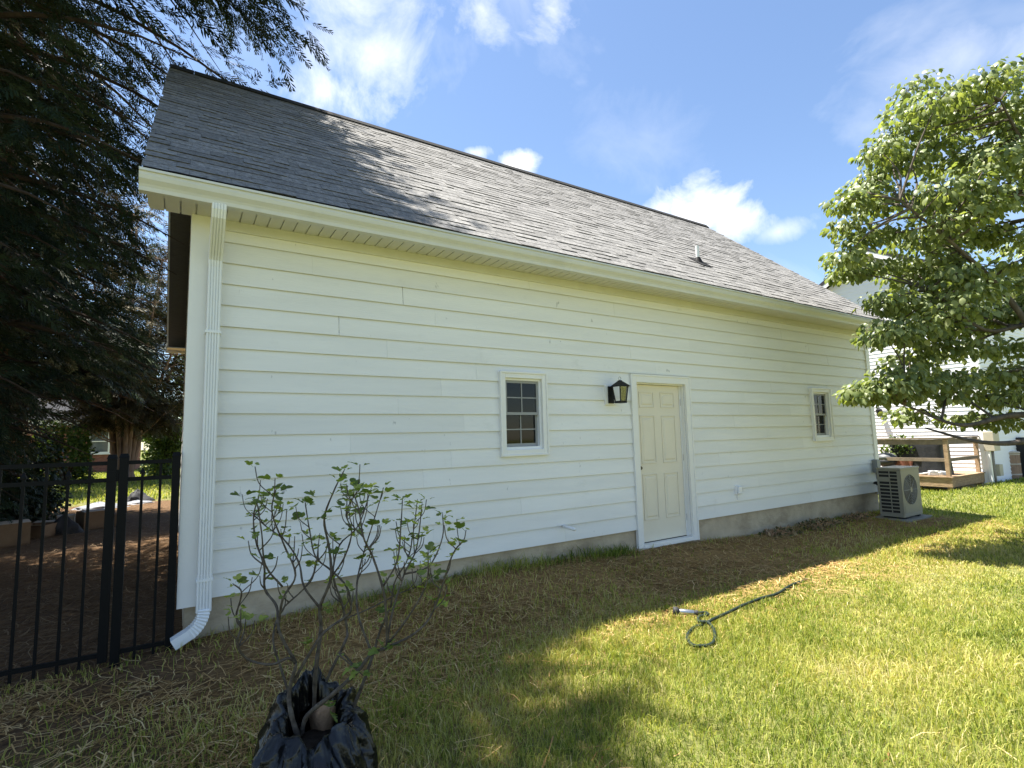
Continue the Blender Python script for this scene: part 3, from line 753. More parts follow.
for sx, sy in ((0, -1), (1, 0), (0, 1), (-1, 0)):
    def q(z, r, s):
        return (cx + (sx * r if sx else s * r * .9), cy + (sy * r if sy else s * r * .9), z)
    g = MB(); d = np.array([sx, sy, 0]) * .002
    A = [q(LZ + .026, .043, -1), q(LZ + .026, .043, 1), q(LZ + .197, .062, 1), q(LZ + .197, .062, -1)]
    g.hexa([tuple(np.array(v) - d) for v in A] + [tuple(np.array(v) + d) for v in A]); g.part('glass_pane', MT['lampglass'], lan)
MB().tube([(cx, cy, LZ + .026), (cx, cy, LZ + .11)], .012, 10).part('candle', MT['lampblack'], lan)
MB().lathe([(.010, LZ + .11), (.017, LZ + .13), (.012, LZ + .155), (.003, LZ + .17)], cx, cy, 10).part('bulb', MT['lampglass'], lan, True)
rfm = MB(); rfm.hexa(ring4(LZ + .198, .086) + ring4(LZ + .208, .086)); rfm.hexa(ring4(LZ + .2082, .082) + ring4(LZ + .262, .026)); rfm.hexa(ring4(LZ + .2622, .022) + ring4(LZ + .275, .018))
rfm.part('roof_cap', MT['lampblack'], lan)
loop = [(cx + .020 * math.cos(a), cy, LZ + .298 + .020 * math.sin(a)) for a in np.linspace(-math.pi / 2, 1.5 * math.pi, 15)]
MB().tube(loop, .004, 6).part('finial_ring', MT['steel'], lan, True)

# ------------------------------------------------------------------ fence and gate
def fence_section(root, xa, xb, pick_x, first_tall, y):
    for z, h in ((1.045, .028), (.925, .028), (-.275, .028)):
        MB().box(xa, xb, y - .014, y + .014, z, z + h).part('rail', MT['black'], root)
    pk = MB().box(-.0085, .0085, -.0085, .0085, -.33, 1.046).mesh('picket', MT['black'])
    sp = MB().box(-.0085, .0085, -.0085, .0085, -.33, .972)
    sp.add([(-.016, -.016, .972), (.016, -.016, .972), (.016, .016, .972), (-.016, .016, .972), (-.016, -.016, .985), (.016, -.016, .985), (.016, .016, .985), (-.016, .016, .985), (0, 0, 1.025)],
           [(0, 3, 2, 1), (0, 1, 5, 4), (1, 2, 6, 5), (2, 3, 7, 6), (3, 0, 4, 7), (4, 5, 8), (5, 6, 8), (6, 7, 8), (7, 4, 8)])
    spm_ = sp.mesh('picket', MT['black'])
    L = WLOC[root]
    for i, px_ in enumerate(pick_x):
        link('picket', pk if (i % 2 == 0) == first_tall else spm_, root, (px_ - L[0], y - L[1], -L[2]))
def fpost(root, x, y, w=.058, zt=1.095, zb=-.5):
    p = MB().box(x - w / 2, x + w / 2, y - w / 2, y + w / 2, zb, zt).part('post', MT['black'], root, bevel=.002)
    h = w / 2 + .004
    MB().hexa([(x - h, y - h, zt + .0005), (x + h, y - h, zt + .0005), (x + h, y + h, zt + .0005), (x - h, y + h, zt + .0005),
               (x - h * .7, y - h * .7, zt + .03), (x + h * .7, y - h * .7, zt + .03), (x + h * .7, y + h * .7, zt + .03), (x - h * .7, y + h * .7, zt + .03)]).part('post_cap', MT['black'], p)
FY = -.045
gate = thing('fence_gate', 'black metal picket gate leaf left of the latch, running out of frame', 'gate', (-.9, FY, -.37))
fpost(gate, -.408, FY, .055, 1.09, -.31)
fpost(gate, -1.66, FY, .055, 1.09, -.31)
fence_section(gate, -1.632, -.436, [-.532 - .1165 * i for i in range(10)], True, FY)
MB().box(-.4355, -.38, FY - .0345, FY - .028, .93, 1.00).part('latch_plate', MT['black'], gate)
panel_ = thing('picket_fence', 'short black metal picket fence panel between the latch post and garage corner', 'fence', (-.16, FY, -.37))
fpost(panel_, -.338, FY, .055)
fpost(panel_, -.018, FY, .052)
fence_section(panel_, -.31, -.045, [-.226, -.115], False, FY)
MB().box(-.380, -.366, FY - .03, FY + .03, .93, 1.01).part('latch_keeper', MT['black'], panel_)

# ------------------------------------------------------------------ air conditioner, disconnect
AX0, AX1, AY0, AY1, AZ0, AZ1 = 10.30, 11.02, -.73, -.37, -.325, .50
pad = MB().box(AX0 - .12, AX1 + .13, AY0 - .10, AY1 + .10, -.46, -.352).top('equipment_pad', MT['pad'], False, ((AX0 + AX1) / 2, (AY0 + AY1) / 2, -.46), bevel=.01)
tag(pad, 'low square concrete pad under the heat pump', 'pad')
ac = thing('heat_pump', 'beige outdoor heat pump on a pad at the right corner of the garage', 'heat pump', ((AX0 + AX1) / 2, (AY0 + AY1) / 2, -.352))
cb = MB(); t = .02
cb.box(AX0 + .012, AX1 - .001, AY0 + .012, AY1 - .001, AZ0 + .05, AZ1 - .04)
cb.part('coil_core', MT['acdark'], ac)
fr = MB()
fr.box(AX0 - .008, AX1 + .008, AY0 - .008, AY1 + .008, AZ1 - .04, AZ1)                 # lid
fr.box(AX0, AX1, AY0, AY1, AZ0, AZ0 + .05)                                             # base pan
lid = fr.part('cabinet', MT['acgrey'], ac, bevel=.006)
# the louvred left side: corner posts, mid bar, horizontal slats
sd = MB()
sd.box(AX0, AX0 + .010, AY0, AY0 + .055, AZ0 + .05, AZ1 - .04); sd.box(AX0, AX0 + .010, AY1 - .03, AY1, AZ0 + .05, AZ1 - .04)
sd.box(AX0 - .001, AX0 + .009, (AY0 + AY1) / 2 - .016, (AY0 + AY1) / 2 - .004, AZ0 + .05, AZ1 - .04)
sd.part('side_frame', MT['acgrey'], ac)
nsl = 13
for i in range(nsl):
    z = AZ0 + .06 + (AZ1 - .05 - AZ0 - .06) * i / (nsl - 1)
    MB().hexa([(AX0 - .004, AY0 + .055, z - .009), (AX0 - .004, AY1 - .03, z - .009), (AX0 + .010, AY1 - .03, z + .001), (AX0 + .010, AY0 + .055, z + .001),
               (AX0 - .004, AY0 + .055, z + .005), (AX0 - .004, AY1 - .03, z + .005), (AX0 + .010, AY1 - .03, z + .010), (AX0 + .010, AY0 + .055, z + .010)]).part('louvre', MT['acgrey'], ac)
MB().box(AX0 - .006, AX0 + .008, (AY0 + AY1) / 2 + .0, AY1 - .035, AZ1 - .22, AZ1 - .16).part('grip_plate', MT['acgrey'], ac)
# fan front with a round opening
fc = MB(); fx, fz, R = AX0 + .33, .12, .255; N = 40
ang = np.linspace(0, 2 * math.pi, N, endpoint=False)
def sqr(a):
    c_, s_ = math.cos(a), math.sin(a); ex = (AX1 - .001 - fx) if c_ > 0 else (fx - AX0); ez = (AZ1 - .041 - fz) if s_ > 0 else (fz - AZ0 - .051)
    t_ = min(ex / abs(c_) if abs(c_) > 1e-6 else 9, ez / abs(s_) if abs(s_) > 1e-6 else 9); return (fx + c_ * t_, fz + s_ * t_)
angs = sorted(list(ang) + [math.atan2(dz, dx) % (2 * math.pi) for dx in (AX1 - .001 - fx, AX0 - fx) for dz in (AZ1 - .041 - fz, AZ0 + .051 - fz)])
vs = []; fs = []
n_ = len(angs)
for a in angs:
    ox, oz = sqr(a); ix, iz = fx + R * math.cos(a), fz + R * math.sin(a)
    vs += [(ox, AY0, oz), (ix, AY0, iz), (ix, AY0 + .011, iz), (ox, AY0 + .011, oz)]
for i in range(n_):
    a, b = 4 * i, 4 * ((i + 1) % n_)
    fs += [(a, a + 1, b + 1, b), (a + 1, a + 2, b + 2, b + 1), (a + 3, b + 3, b + 2, a + 2)]
fc.add(vs, fs).part('front_panel', MT['acgrey'], ac)
gr = MB()
for rr in np.linspace(.04, R - .008, 9):
    gr.tube([(fx + rr * math.cos(a), AY0 - .006, fz + rr * math.sin(a)) for a in np.linspace(0, 2 * math.pi, 33)], .0034, 5, False)
for a in np.linspace(0, 2 * math.pi, 8, endpoint=False):
    gr.tube([(fx + .03 * math.cos(a), AY0 - .009, fz + .03 * math.sin(a)), (fx + (R + .006) * math.cos(a), AY0 - .005, fz + (R + .006) * math.sin(a))], .004, 5)
gr.part('fan_guard', MT['elecgrey'], ac)
MB().prism([(.045 * math.cos(a), .045 * math.sin(a)) for a in np.linspace(0, 2 * math.pi, 16, endpoint=False)], (fx, AY0 - .002, fz), (1, 0, 0), (0, 0, 1), (0, -1, 0), .012).part('fan_hub', MT['acgrey'], ac)
MB().box(AX0 + .06, AX1 - .16, AY0 - .004, AY0 - .0005, AZ0 + .06, AZ0 + .20).part('service_cover', MT['acgrey'], ac)
MB().box(AX1 + .001, AX1 + .06, AY0 + .06, AY1 - .06, AZ0 + .10, AZ0 + .38).part('valve_cover', MT['acgrey'], ac, bevel=.01)
for fx_ in (AX0 + .10, AX1 - .14):
    MB().box(fx_, fx_ + .06, AY0 + .005, AY1 - .005, -.3515, AZ0 - .0005).part('foot', MT['acdark'], ac)

db = thing('disconnect_box', 'small grey electrical box on the siding above the heat pump line', 'electrical box', (11.03, -.02, .42))
MB().box(10.965, 11.085, -.105, -.020, .36, .60).part('box_body', MT['elecgrey'], db, bevel=.004)
MB().box(10.960, 11.090, -.112, -.1055, .37, .59).part('box_cover', MT['elecgrey'], db, bevel=.003)
MB().tube([(11.03, -.06, .36), (11.03, -.06, .25), (11.04, -.09, .18), (11.06, -.15, .12)], .012, 8).part('whip_conduit', MT['rubber'], db, True)
ls = MB().tube([(11.00, -.004, .17), (11.00, -.05, .17), (11.02, -.10, .13), (11.04, -.18, .02), (11.05, -.28, -.06), (11.06, -.385, -.10)], [.022, .032, .034, .034, .032, .03], 10)
o = ls.top('refrigerant_line', MT['rubber'], True, (11.0, -.02, .17)); tag(o, 'black insulated line bundle from the siding into the heat pump', 'line')
wr = MB().tube([(10.25, -.022, .213), (10.6, -.026, .208), (10.97, -.026, .205)], .007, 6).top('wall_cable', MT['vinyl'], True, (10.6, -.02, .21)); tag(wr, 'thin white cable fixed along the low siding left of the grey electrical box', 'cable')

# ------------------------------------------------------------------ garden hose
def gpt(px, py, lift):
    p = at(px, py, 2, -.365)
    for _ in range(4): p = at(px, py, 2, float(gz(p[0], p[1])) + lift)
    return p
def spline(pts, per=8):
    P = [np.array(p, float) for p in pts]; P = [2 * P[0] - P[1]] + P + [2 * P[-1] - P[-2]]; out = []
    for i in range(1, len(P) - 2):
        for t in np.linspace(0, 1, per, endpoint=False):
            a, b, c, d = P[i - 1], P[i], P[i + 1], P[i + 2]
            out.append(.5 * ((2 * b) + (c - a) * t + (2 * a - 5 * b + 4 * c - d) * t * t + (3 * b - a - 3 * c + d) * t ** 3))
    out.append(P[-2]); return out
hose = thing('garden_hose', 'dark green garden hose looped on the sunlit lawn, with a spray nozzle', 'hose', tuple(gpt(700, 630, 0)))
hp = [(698, 613), (705, 612.5), (707, 615), (700, 617), (697, 620), (703, 622), (709, 623), (714, 629), (714, 638), (709, 644), (701, 646), (692, 644), (688, 638), (689, 633), (696, 627), (704, 624), (712, 620), (726, 613), (742, 605), (760, 599), (776, 593), (792, 586), (806, 580)]
pts = [gpt(x, y, (.044 if i < 19 else .044 - .009 * (i - 18)) + (.022 if i in (5, 6, 16) else 0)) for i, (x, y) in enumerate([(x + random.uniform(-1.6, 1.6), y + random.uniform(-.8, .8)) for x, y in hp])]
MB().tube(spline(pts, 6), .0125, 8).part('hose_tube', MT['hose'], hose, True)
n0, n1 = gpt(673.5, 611, .055), gpt(698, 613, .05)
dv = (n1 - n0) / np.linalg.norm(n1 - n0); Ln = np.linalg.norm(n1 - n0)
nz = MB().tube([n0 + dv * Ln * t for t in (.22, .3, .82, .86)], [.018, .023, .021, .016], 14).part('nozzle_barrel', MT['steel'], hose, True)
MB().tube([n0 + dv * Ln * t for t in (-.02, .0, .18, .24)], [.032, .037, .035, .022], 14).part('nozzle_head', MT['rubber'], hose, True)
MB().tube([n0 + dv * Ln * t for t in (.85, .9, .99, 1.02)], [.017, .022, .022, .018], 12).part('hose_coupling', MT['rubber'], hose, True)

# ------------------------------------------------------------------ fig in a black bag
BC = np.array([.555, -2.19, float(gz(.555, -2.19))])
bag = thing('plastic_bag', 'crumpled black plastic bag wrapped round the pot of the bare fig shrub', 'bag', tuple(BC))
na, nr = 260, 60
from mathutils import noise as mnoise
view = np.array([BC[0] - CAM[0], BC[1] - CAM[1]]); va = math.atan2(view[1], view[0])     # bag rises at the back
V = []
for i in range(nr):
    t = i / (nr - 1)
    for k in range(na):
        a = 2 * math.pi * k / na
        back = .5 + .5 * math.cos(a - va - .15)
        rim = .285 + .15 * back ** 2.4 + .022 * math.sin(5 * a + 1) + .012 * math.sin(11 * a)
        if t < .8:
            s = t / .8; r = .275 + .035 * math.sin(s * 2.2) - .125 * s ** 1.7; z = rim * s
        else:
            s = (t - .8) / .2; r = .170 - .026 * s - .008 * math.sin(3 * s); z = rim + .012 * math.sin(s * math.pi) - .15 * s ** 1.5
        x, y = math.cos(a), math.sin(a)
        f = mnoise.noise(Vector((x * 2.4, y * 2.4, z * 2.0 + 3)))
        tw_ = a + .9 * mnoise.noise(Vector((x * 1.6, y * 1.6, z * 5 + 7))) * .6
        p1 = 1 - abs(math.sin(tw_ * 5.5 + 1.6 * f)); p2 = 1 - abs(math.sin(tw_ * 11 + 3 * f + z * 4)); p3 = 1 - abs(math.sin(z * 26 + 5 * f + 3 * math.sin(2 * a)))
        g = mnoise.noise(Vector((x * 7 + z * 4, y * 7, z * 6 + 9)))
        amp = .35 + .65 * min(1, t * 1.3)
        r += amp * (.045 * f + .034 * (p1 ** 2 - .35) + .016 * (p2 ** 2 - .35) + .010 * (p3 ** 3 - .2) + .016 * g)
        z2 = z + (.020 * f + .012 * (p1 - .4)) * min(1, t * 1.5)
        V.append((BC[0] + r * x, BC[1] + r * y, BC[2] + max(0.004, z2)))
I = np.arange(nr * na).reshape(nr, na); J = np.roll(I, -1, 1)
Q = np.stack([I[:-1], J[:-1], J[1:], I[1:]], -1).reshape(-1, 4)
link('bag_skin', np_mesh('bag_skin', np.array(V) - BC, Q, MT['bag'], True), bag)
fig = thing('fig_shrub', 'nearly bare young fig shrub with sprouting green leaves, standing in the black bag', 'shrub', tuple(BC + [0, 0, .16]))
fg = MB().lathe([(.03, BC[2] + .02), (.17, BC[2] + .03), (.16, BC[2] + .16), (.10, BC[2] + .20), (.03, BC[2] + .21)], BC[0], BC[1], 20)
fg.part('potting_soil', MT['soil'], fig, True)
rb = MB(); c0 = at(324, 716, 2, BC[2] + .24)
ringpts = []
for i, (rr, zz) in enumerate(((.05, -.06), (.058, .0), (.05, .035), (.036, .06), (.014, .068))):
    for k in range(14):
        a = 2 * math.pi * k / 14; j = 1 + .2 * math.sin(3 * a + i) + .12 * math.sin(7 * a + 2 * i)
        ringpts.append((c0[0] + rr * j * math.cos(a), c0[1] + rr * j * math.sin(a), c0[2] + zz))
rb.add(ringpts, [(i * 14 + k, i * 14 + (k + 1) % 14, (i + 1) * 14 + (k + 1) % 14, (i + 1) * 14 + k) for i in range(4) for k in range(14)] + [tuple(4 * 14 + k for k in range(14))])
rb.part('root_ball', MT['burlap'], fig, True)
DEP = float(np.dot(BC + [0, 0, .4] - CAM, _fw))
def fp(x, y, off=0.0):
    d = ray(220 + x / 2.414, 450 + y / 2.414)
    return CAM + d * (DEP + off)
BR = [  # traced in the shrub's own plane, then swung in depth
 ('A', [(192, 715), (190, 695), (172, 640), (170, 590), (183, 515)], 7.5, 4.6, 0, -.04),
 ('A1', [(183, 515), (160, 503), (120, 517), (70, 505), (40, 470), (48, 430), (35, 400), (50, 345), (32, 322)], 3.6, 1.6, -.04, -.22),
 ('A2', [(183, 515), (140, 440), (135, 380), (104, 335), (108, 280), (85, 220), (80, 160), (97, 108)], 4.0, 1.6, -.04, .12),
 ('A3', [(140, 440), (150, 360), (182, 300), (152, 230), (130, 150), (136, 90)], 3.2, 1.4, .0, -.15),
 ('A4', [(178, 560), (215, 498), (252, 440), (302, 408), (318, 385), (300, 330), (270, 290), (232, 258), (215, 200), (205, 120)], 4.2, 1.5, -.03, .10),
 ('B', [(232, 690), (230, 610), (235, 520), (246, 430), (240, 380), (265, 310), (262, 240), (250, 170), (272, 100), (302, 45)], 6.5, 1.5, .10, .05),
 ('B2', [(240, 380), (202, 330), (190, 270), (160, 220), (112, 182), (74, 150)], 3.2, 1.3, .08, .28),
 ('C', [(195, 690), (215, 640), (280, 590), (330, 530), (368, 492), (402, 478)], 6.2, 4.0, -.02, -.12),
 ('C1', [(402, 478), (400, 400), (395, 330), (372, 260), (350, 210), (335, 150), (320, 95)], 3.6, 1.4, -.12, -.20),
 ('C2', [(402, 478), (470, 440), (522, 388), (560, 262), (582, 222)], 3.4, 1.4, -.12, -.24),
 ('C3', [(368, 492), (332, 402), (328, 330), (342, 260), (372, 180), (394, 90)], 3.2, 1.3, -.1, .15),
 ('C4', [(402, 478), (410, 390), (442, 300), (472, 240), (490, 125)], 3.2, 1.3, -.12, .05),
 ('C5', [(402, 470), (452, 400), (500, 322), (504, 240)], 2.9, 1.3, -.12, -.30),
 ('C6', [(442, 300), (502, 280), (540, 212), (537, 150)], 2.6, 1.2, -.03, .10),
 ('D', [(275, 700), (318, 620), (350, 540), (372, 482), (388, 430), (412, 380)], 5.6, 2.6, .12, .05),
 ('D1', [(412, 380), (420, 320), (452, 262), (465, 190), (476, 118)], 2.5, 1.2, .05, .22),
 ('E', [(245, 690), (250, 580), (300, 472), (312, 440), (290, 370), (272, 300), (292, 230), (330, 180), (365, 88)], 4.8, 1.3, .14, .24),
 ('F', [(265, 310), (300, 260), (312, 200), (305, 150), (345, 80)], 2.6, 1.2, .06, -.06),
 ('G', [(395, 330), (430, 270), (432, 180), (440, 112)], 2.6, 1.2, -.16, -.04),
 ('H', [(150, 330), (112, 280), (100, 200), (90, 122)], 2.6, 1.2, -.05, -.20),
 ('I', [(172, 600), (145, 520), (128, 455), (150, 390), (200, 340), (228, 300), (240, 200)], 3.6, 1.3, .05, .2),
 ('J', [(330, 530), (300, 500), (290, 495), (345, 545)], 2.4, 1.6, -.05, -.1),
 ('K', [(302, 408), (360, 380), (430, 350), (480, 330), (520, 300)], 2.2, 1.0, .02, .12)]
tips = []
for nm, pl, ra, rb_, d0, d1 in BR:
    n = len(pl); P = [fp(x + random.uniform(-2, 2), y, d0 + (d1 - d0) * i / (n - 1) + .025 * math.sin(i * 2.1 + len(nm))) for i, (x, y) in enumerate(pl)]
    P = [p if i in (0, n - 1) else p + np.array([random.uniform(-.006, .006), random.uniform(-.015, .015), random.uniform(-.005, .005)]) for i, p in enumerate(P)]
    S = spline(P, 5)
    rr = np.linspace(ra, rb_, len(S)) * .0018
    rr = rr * (1 + .10 * np.sin(np.arange(len(S)) * 1.9))
    rr[-1] *= .5
    MB().tube(S, list(rr), 7).part('stem' if ra > 5 else 'branch', MT['figbark'], fig, True)
    tips.append((S, d1))
    if ra < 5 and len(S) > 20:
        for q in range(8):
            u = random.uniform(.45, .97); p = np.array(S[int(u * (len(S) - 1))]); L = random.uniform(.05, .14); a = random.uniform(0, 6.28)
            e = p + np.array([math.cos(a) * L * .6, math.sin(a) * L * .6, L]); m_ = p + (e - p) * .5 + np.array([math.cos(a), math.sin(a), -.3]) * L * .16
            S2 = spline([p, m_, e], 6); MB().tube(S2, list(np.linspace(rr[int(u * (len(S) - 1))] * .75, .002, len(S2))), 6).part('branch', MT['figbark'], fig, True); tips.append((S2, d1))
MT['figleaf'] = leafy('fig_leaf_green', [(0, (.10, .145, .035)), (.5, (.18, .24, .055)), (1, (.28, .34, .08))], .5, .45, .25, (1.1, 1.2, .5))
def fig_leaf(scale, seed):
    """three-lobed leaf with a folded midrib and a short stalk"""
    r_ = random.Random(seed)
    out = [(.0, .10), (.10, .02), (.30, .05), (.46, .22), (.50, .40), (.34, .46), (.24, .50), (.27, .66), (.22, .86), (.0, 1.0)]
    L = [(x * r_.uniform(.92, 1.08), y) for x, y in out]
    v = []; f = []
    mid = [(0, y) for y in (.10, .10, .22, .34, .44, .50, .55, .70, .86, 1.0)]
    for side in (-1, 1):
        b = len(v)
        for (x, y), (mx_, my) in zip(L, mid):
            z = .16 * x * x * 2 - .28 * y * y + .10 * x
            v.append((side * x, y, z)); v.append((0, my, -.28 * my * my))
        for i in range(len(L) - 1): f.append((b + 2 * i, b + 2 * i + 1, b + 2 * i + 3, b + 2 * i + 2) if side == 1 else (b + 2 * i + 2, b + 2 * i + 3, b + 2 * i + 1, b + 2 * i))
    b = len(v); v += [(-.018, -.35, .0), (.018, -.35, 0), (.018, .12, -.004), (-.018, .12, -.004)]; f.append((b, b + 1, b + 2, b + 3))
    me = bpy.data.meshes.new('leaf'); me.from_pydata([tuple(c * scale for c in p) for p in v], [], f)
    a = me.attributes.new("rnd", 'FLOAT', 'POINT'); a.data.foreach_set("value", [r_.random()] * len(v))
    me.polygons.foreach_set("use_smooth", [True] * len(me.polygons)); me.materials.append(MT['figleaf']); me.update(); return me
leaves = [fig_leaf(s, i) for i, s in enumerate((.022, .028, .034, .039, .046, .033, .026, .052))]
def put_leaf(p, out, m):
    out = out / (np.linalg.norm(out) + 1e-9)
    side = np.cross(out, [0, 0, 1]); side /= np.linalg.norm(side) + 1e-9
    up = np.cross(side, out); roll = random.uniform(-.7, .7)
    s2 = side * math.cos(roll) + up * math.sin(roll); u2 = -side * math.sin(roll) + up * math.cos(roll)
    mt = Matrix(((s2[0], out[0], u2[0], 0), (s2[1], out[1], u2[1], 0), (s2[2], out[2], u2[2], 0), (0, 0, 0, 1)))
    o = link('leaf', m, fig); q = p - WLOC[fig]; mt.translation = Vector(q); o.matrix_local = mt
for S, d1 in tips[1:]:
    for t, cnt in (((.998, 2),) if len(S) < 14 else ((.998, 4), (.94, 2), (.87, 2), (.78, 1), (.66, 1))):
        if t < .9 and random.random() < .25: continue
        p = np.array(S[int(t * (len(S) - 1))]); ax = np.array(S[-1]) - np.array(S[-4]); ax /= np.linalg.norm(ax)
        a0 = random.uniform(0, 6.28)
        for q in range(cnt):
            a = a0 + q * 2.4
            o_ = np.array([math.cos(a), math.sin(a), random.uniform(-.1, .7)]) + ax * .4
            put_leaf(p + o_ * .018, o_, random.choice(leaves if t > .9 else leaves[:5]))
for (x, y, n) in ((212, 460, 4), (268, 612, 5), (275, 640, 3), (400, 335, 3), (255, 380, 3), (310, 195, 3), (250, 155, 4), (285, 245, 3), (450, 180, 4), (385, 120, 3), (540, 362, 5), (120, 192, 3), (165, 250, 2), (230, 105, 3)):
    for q in range(n):
        a = random.uniform(0, 6.28); o_ = np.array([math.cos(a), math.sin(a), random.uniform(-.2, .7)])
        put_leaf(fp(x + random.uniform(-8, 8), y + random.uniform(-8, 8), random.uniform(-.08, .1)), o_, random.choice(leaves))

# ------------------------------------------------------------------ grass, straw, weeds
CAMXY = CAM[:2]
def blades(n_try, box, dens, hfun, wfun, colfun, keep_house=True):
    x = rng.uniform(box[0], box[1], n_try); y = rng.uniform(box[2], box[3], n_try)
    k = rng.random(n_try) < dens(x, y)
    if keep_house: k &= ~((x > WX0 + .04) & (x < WX1 - .04) & (y > .005) & (y < WD))
    k &= ~((x > AX0 - .12) & (x < AX1 + .13) & (y > AY0 - .10) & (y < AY1 + .10))
    k &= ~((x - BC[0]) ** 2 + (y - BC[1]) ** 2 < .27 ** 2)
    x, y = x[k], y[k]; n = len(x)
    z = gz(x, y) - .004
    h = hfun(x, y) * rng.uniform(.55, 1.35, n); w = wfun(x, y) * rng.uniform(.7, 1.3, n)
    a = rng.uniform(0, 2 * math.pi, n); la = rng.uniform(0, 2 * math.pi, n); ln = rng.beta(2.0, 1.9, n) * 1.2
    dx, dy = np.cos(a) * w, np.sin(a) * w; lx, ly = np.cos(la) * ln * h, np.sin(la) * ln * h
    V = np.empty((n, 5, 3))
    V[:, 0] = np.stack([x - dx, y - dy, z], -1); V[:, 1] = np.stack([x + dx, y + dy, z], -1)
    hm = h * .55
    V[:, 2] = np.stack([x + dx * .8 + lx * .3, y + dy * .8 + ly * .3, z + hm], -1); V[:, 3] = np.stack([x - dx * .8 + lx * .3, y - dy * .8 + ly * .3, z + hm], -1)
    V[:, 4] = np.stack([x + lx, y + ly, z + h * np.sqrt(np.maximum(.12, 1 - ln ** 2 * .7))], -1)
    b = (np.arange(n) * 5)[:, None]
    T = np.concatenate([b + np.array([[0, 1, 2]]), b + np.array([[0, 2, 3]]), b + np.array([[3, 2, 4]])], 0)
    c = np.repeat(np.clip(colfun(x, y, n), 0, 1), 5)
    return V.reshape(-1, 3), T, c
def fbm(x, y, s, seed=0.0):
    v = np.zeros_like(x); a = 1.0
    for o in range(4):
        f = s * 1.9 ** o
        v += a * np.sin(x * f + 1.3 * np.sin(y * f * .8 + seed + o) + o * 2.1 + seed) * np.sin(y * f * 1.1 + 1.1 * np.sin(x * f * .7 - seed) + o); a *= .6
    return v
def thin(x, y):
    """1 on the open lawn, low on the strawy strip by the wall and by the gate"""
    d = -y
    s = sstep(.9, 1.9, d + .18 * fbm(x, y, 1.6)) * .86 + .14
    s = np.where(d < .22, .30 + .35 * (fbm(x, y, 2.0, 3) > .1), s)
    left = sstep(1.6, .0, x) * sstep(2.6, 1.2, d)
    s = s * (1 - .62 * left) * np.where(x < 1.4, .55 + .45 * sstep(-.3, .6, fbm(x, y, 1.9, 11)), 1)
    s = np.where((x > 4.6) & (x < 7.0) & (d < .8), s * .25, s)
    bare = sstep(.55, 1.1, fbm(x, y, 1.15, 5))
    return np.clip(s * (1 - .5 * bare), 0, 1)
def dist(x, y): return np.hypot(x - CAMXY[0], y - CAMXY[1])
def seen(x, y):
    """no blades far outside the field of view"""
    dx, dy = x - CAM[0], y - CAM[1]
    f = dx * _fw[0] + dy * _fw[1]; r = dx * _r0[0] + dy * _r0[1]
    return (f > .4) & (np.abs(r) < f * 1.25 + .8)
def dens_main(x, y):
    d = dist(x, y); return thin(x, y) * np.clip((4.2 / np.maximum(d, 1.2)) ** 1.3, .0, 1) * seen(x, y) * (y < .3) * (x > -2.2)
def hmain(x, y):
    d = -y
    h = .046 + .020 * fbm(x, y, .9, 2) + .010 * fbm(x, y, 4, 6) + .020 * sstep(1.0, -.6, x - 2.5 + y)
    h = np.clip(h, .028, .11)
    h = np.where((d < .24) & (x > 1.6) & (x < 4.8), .11 + .04 * fbm(x, y, 3, 1), h)
    return np.clip(h, .025, .17)
def wmain(x, y): return .0021 + .00042 * np.maximum(0, dist(x, y) - 3)
def cmain(x, y, n):
    c = .455 + .25 * sstep(1.9, 1.0, -y) + .15 * fbm(x, y, .8, 4) + .08 * fbm(x, y, 3, 8) + rng.normal(0, .17, n)
    c += .16 * sstep(1.0, 2.2, -y) * sstep(4.4, 2.6, -y) - .14 * sstep(3.0, 4.5, -y)
    c -= .25 * ((-y < .3) & (x > 1.4) & (x < 5))
    return c
GR = [(0, (.040, .078, .012)), (.26, (.10, .155, .020)), (.48, (.225, .275, .040)), (.70, (.40, .405, .095)), (.87, (.50, .45, .15)), (1, (.62, .53, .28))]
MT['grass'] = leafy('grass_blade', GR, .55, .42, .25, (1.1, 1.1, .6))
V1, T1, C1 = blades(525000, (-2.2, 12.5, -5.6, .1), dens_main, hmain, wmain, cmain)
gob = link('lawn_grass', np_mesh('lawn_grass', V1, T1, MT['grass'], attr=C1)); tag(gob, 'short yellow green lawn grass in front of the garage', 'grass', kind='stuff')
def dens_far(x, y): return seen(x, y) * np.clip((9 / np.maximum(dist(x, y), 4)) ** 1.2, 0, 1) * np.where((x > 16.6) & (y > .55), .06, 1.0)
V2, T2, C2 = blades(130000, (11.0, 25, -6, 4.5), dens_far, lambda x, y: .07 + .01 * fbm(x, y, .8), lambda x, y: .004 + .0005 * np.maximum(0, dist(x, y) - 8), lambda x, y, n: .52 + .14 * fbm(x, y, .6, 4) + rng.normal(0, .16, n))
gob2 = link('side_lawn_grass', np_mesh('side_lawn_grass', V2, T2, MT['grass'], attr=C2)); tag(gob2, 'bright lawn grass beyond the heat pump in front of the deck', 'grass', kind='stuff')
V3, T3, C3 = blades(26000, (-9, 2.5, 14.5, 40), lambda x, y: np.ones_like(x) * .95, lambda x, y: .12 + 0 * x, lambda x, y: .016 + 0 * x, lambda x, y, n: .58 + rng.normal(0, .16, n))
gob3 = link('far_lawn_grass', np_mesh('far_lawn_grass', V3, T3, MT['grass'], attr=C3)); tag(gob3, 'sunlit strip of lawn grass seen beyond the fence', 'grass', kind='stuff')

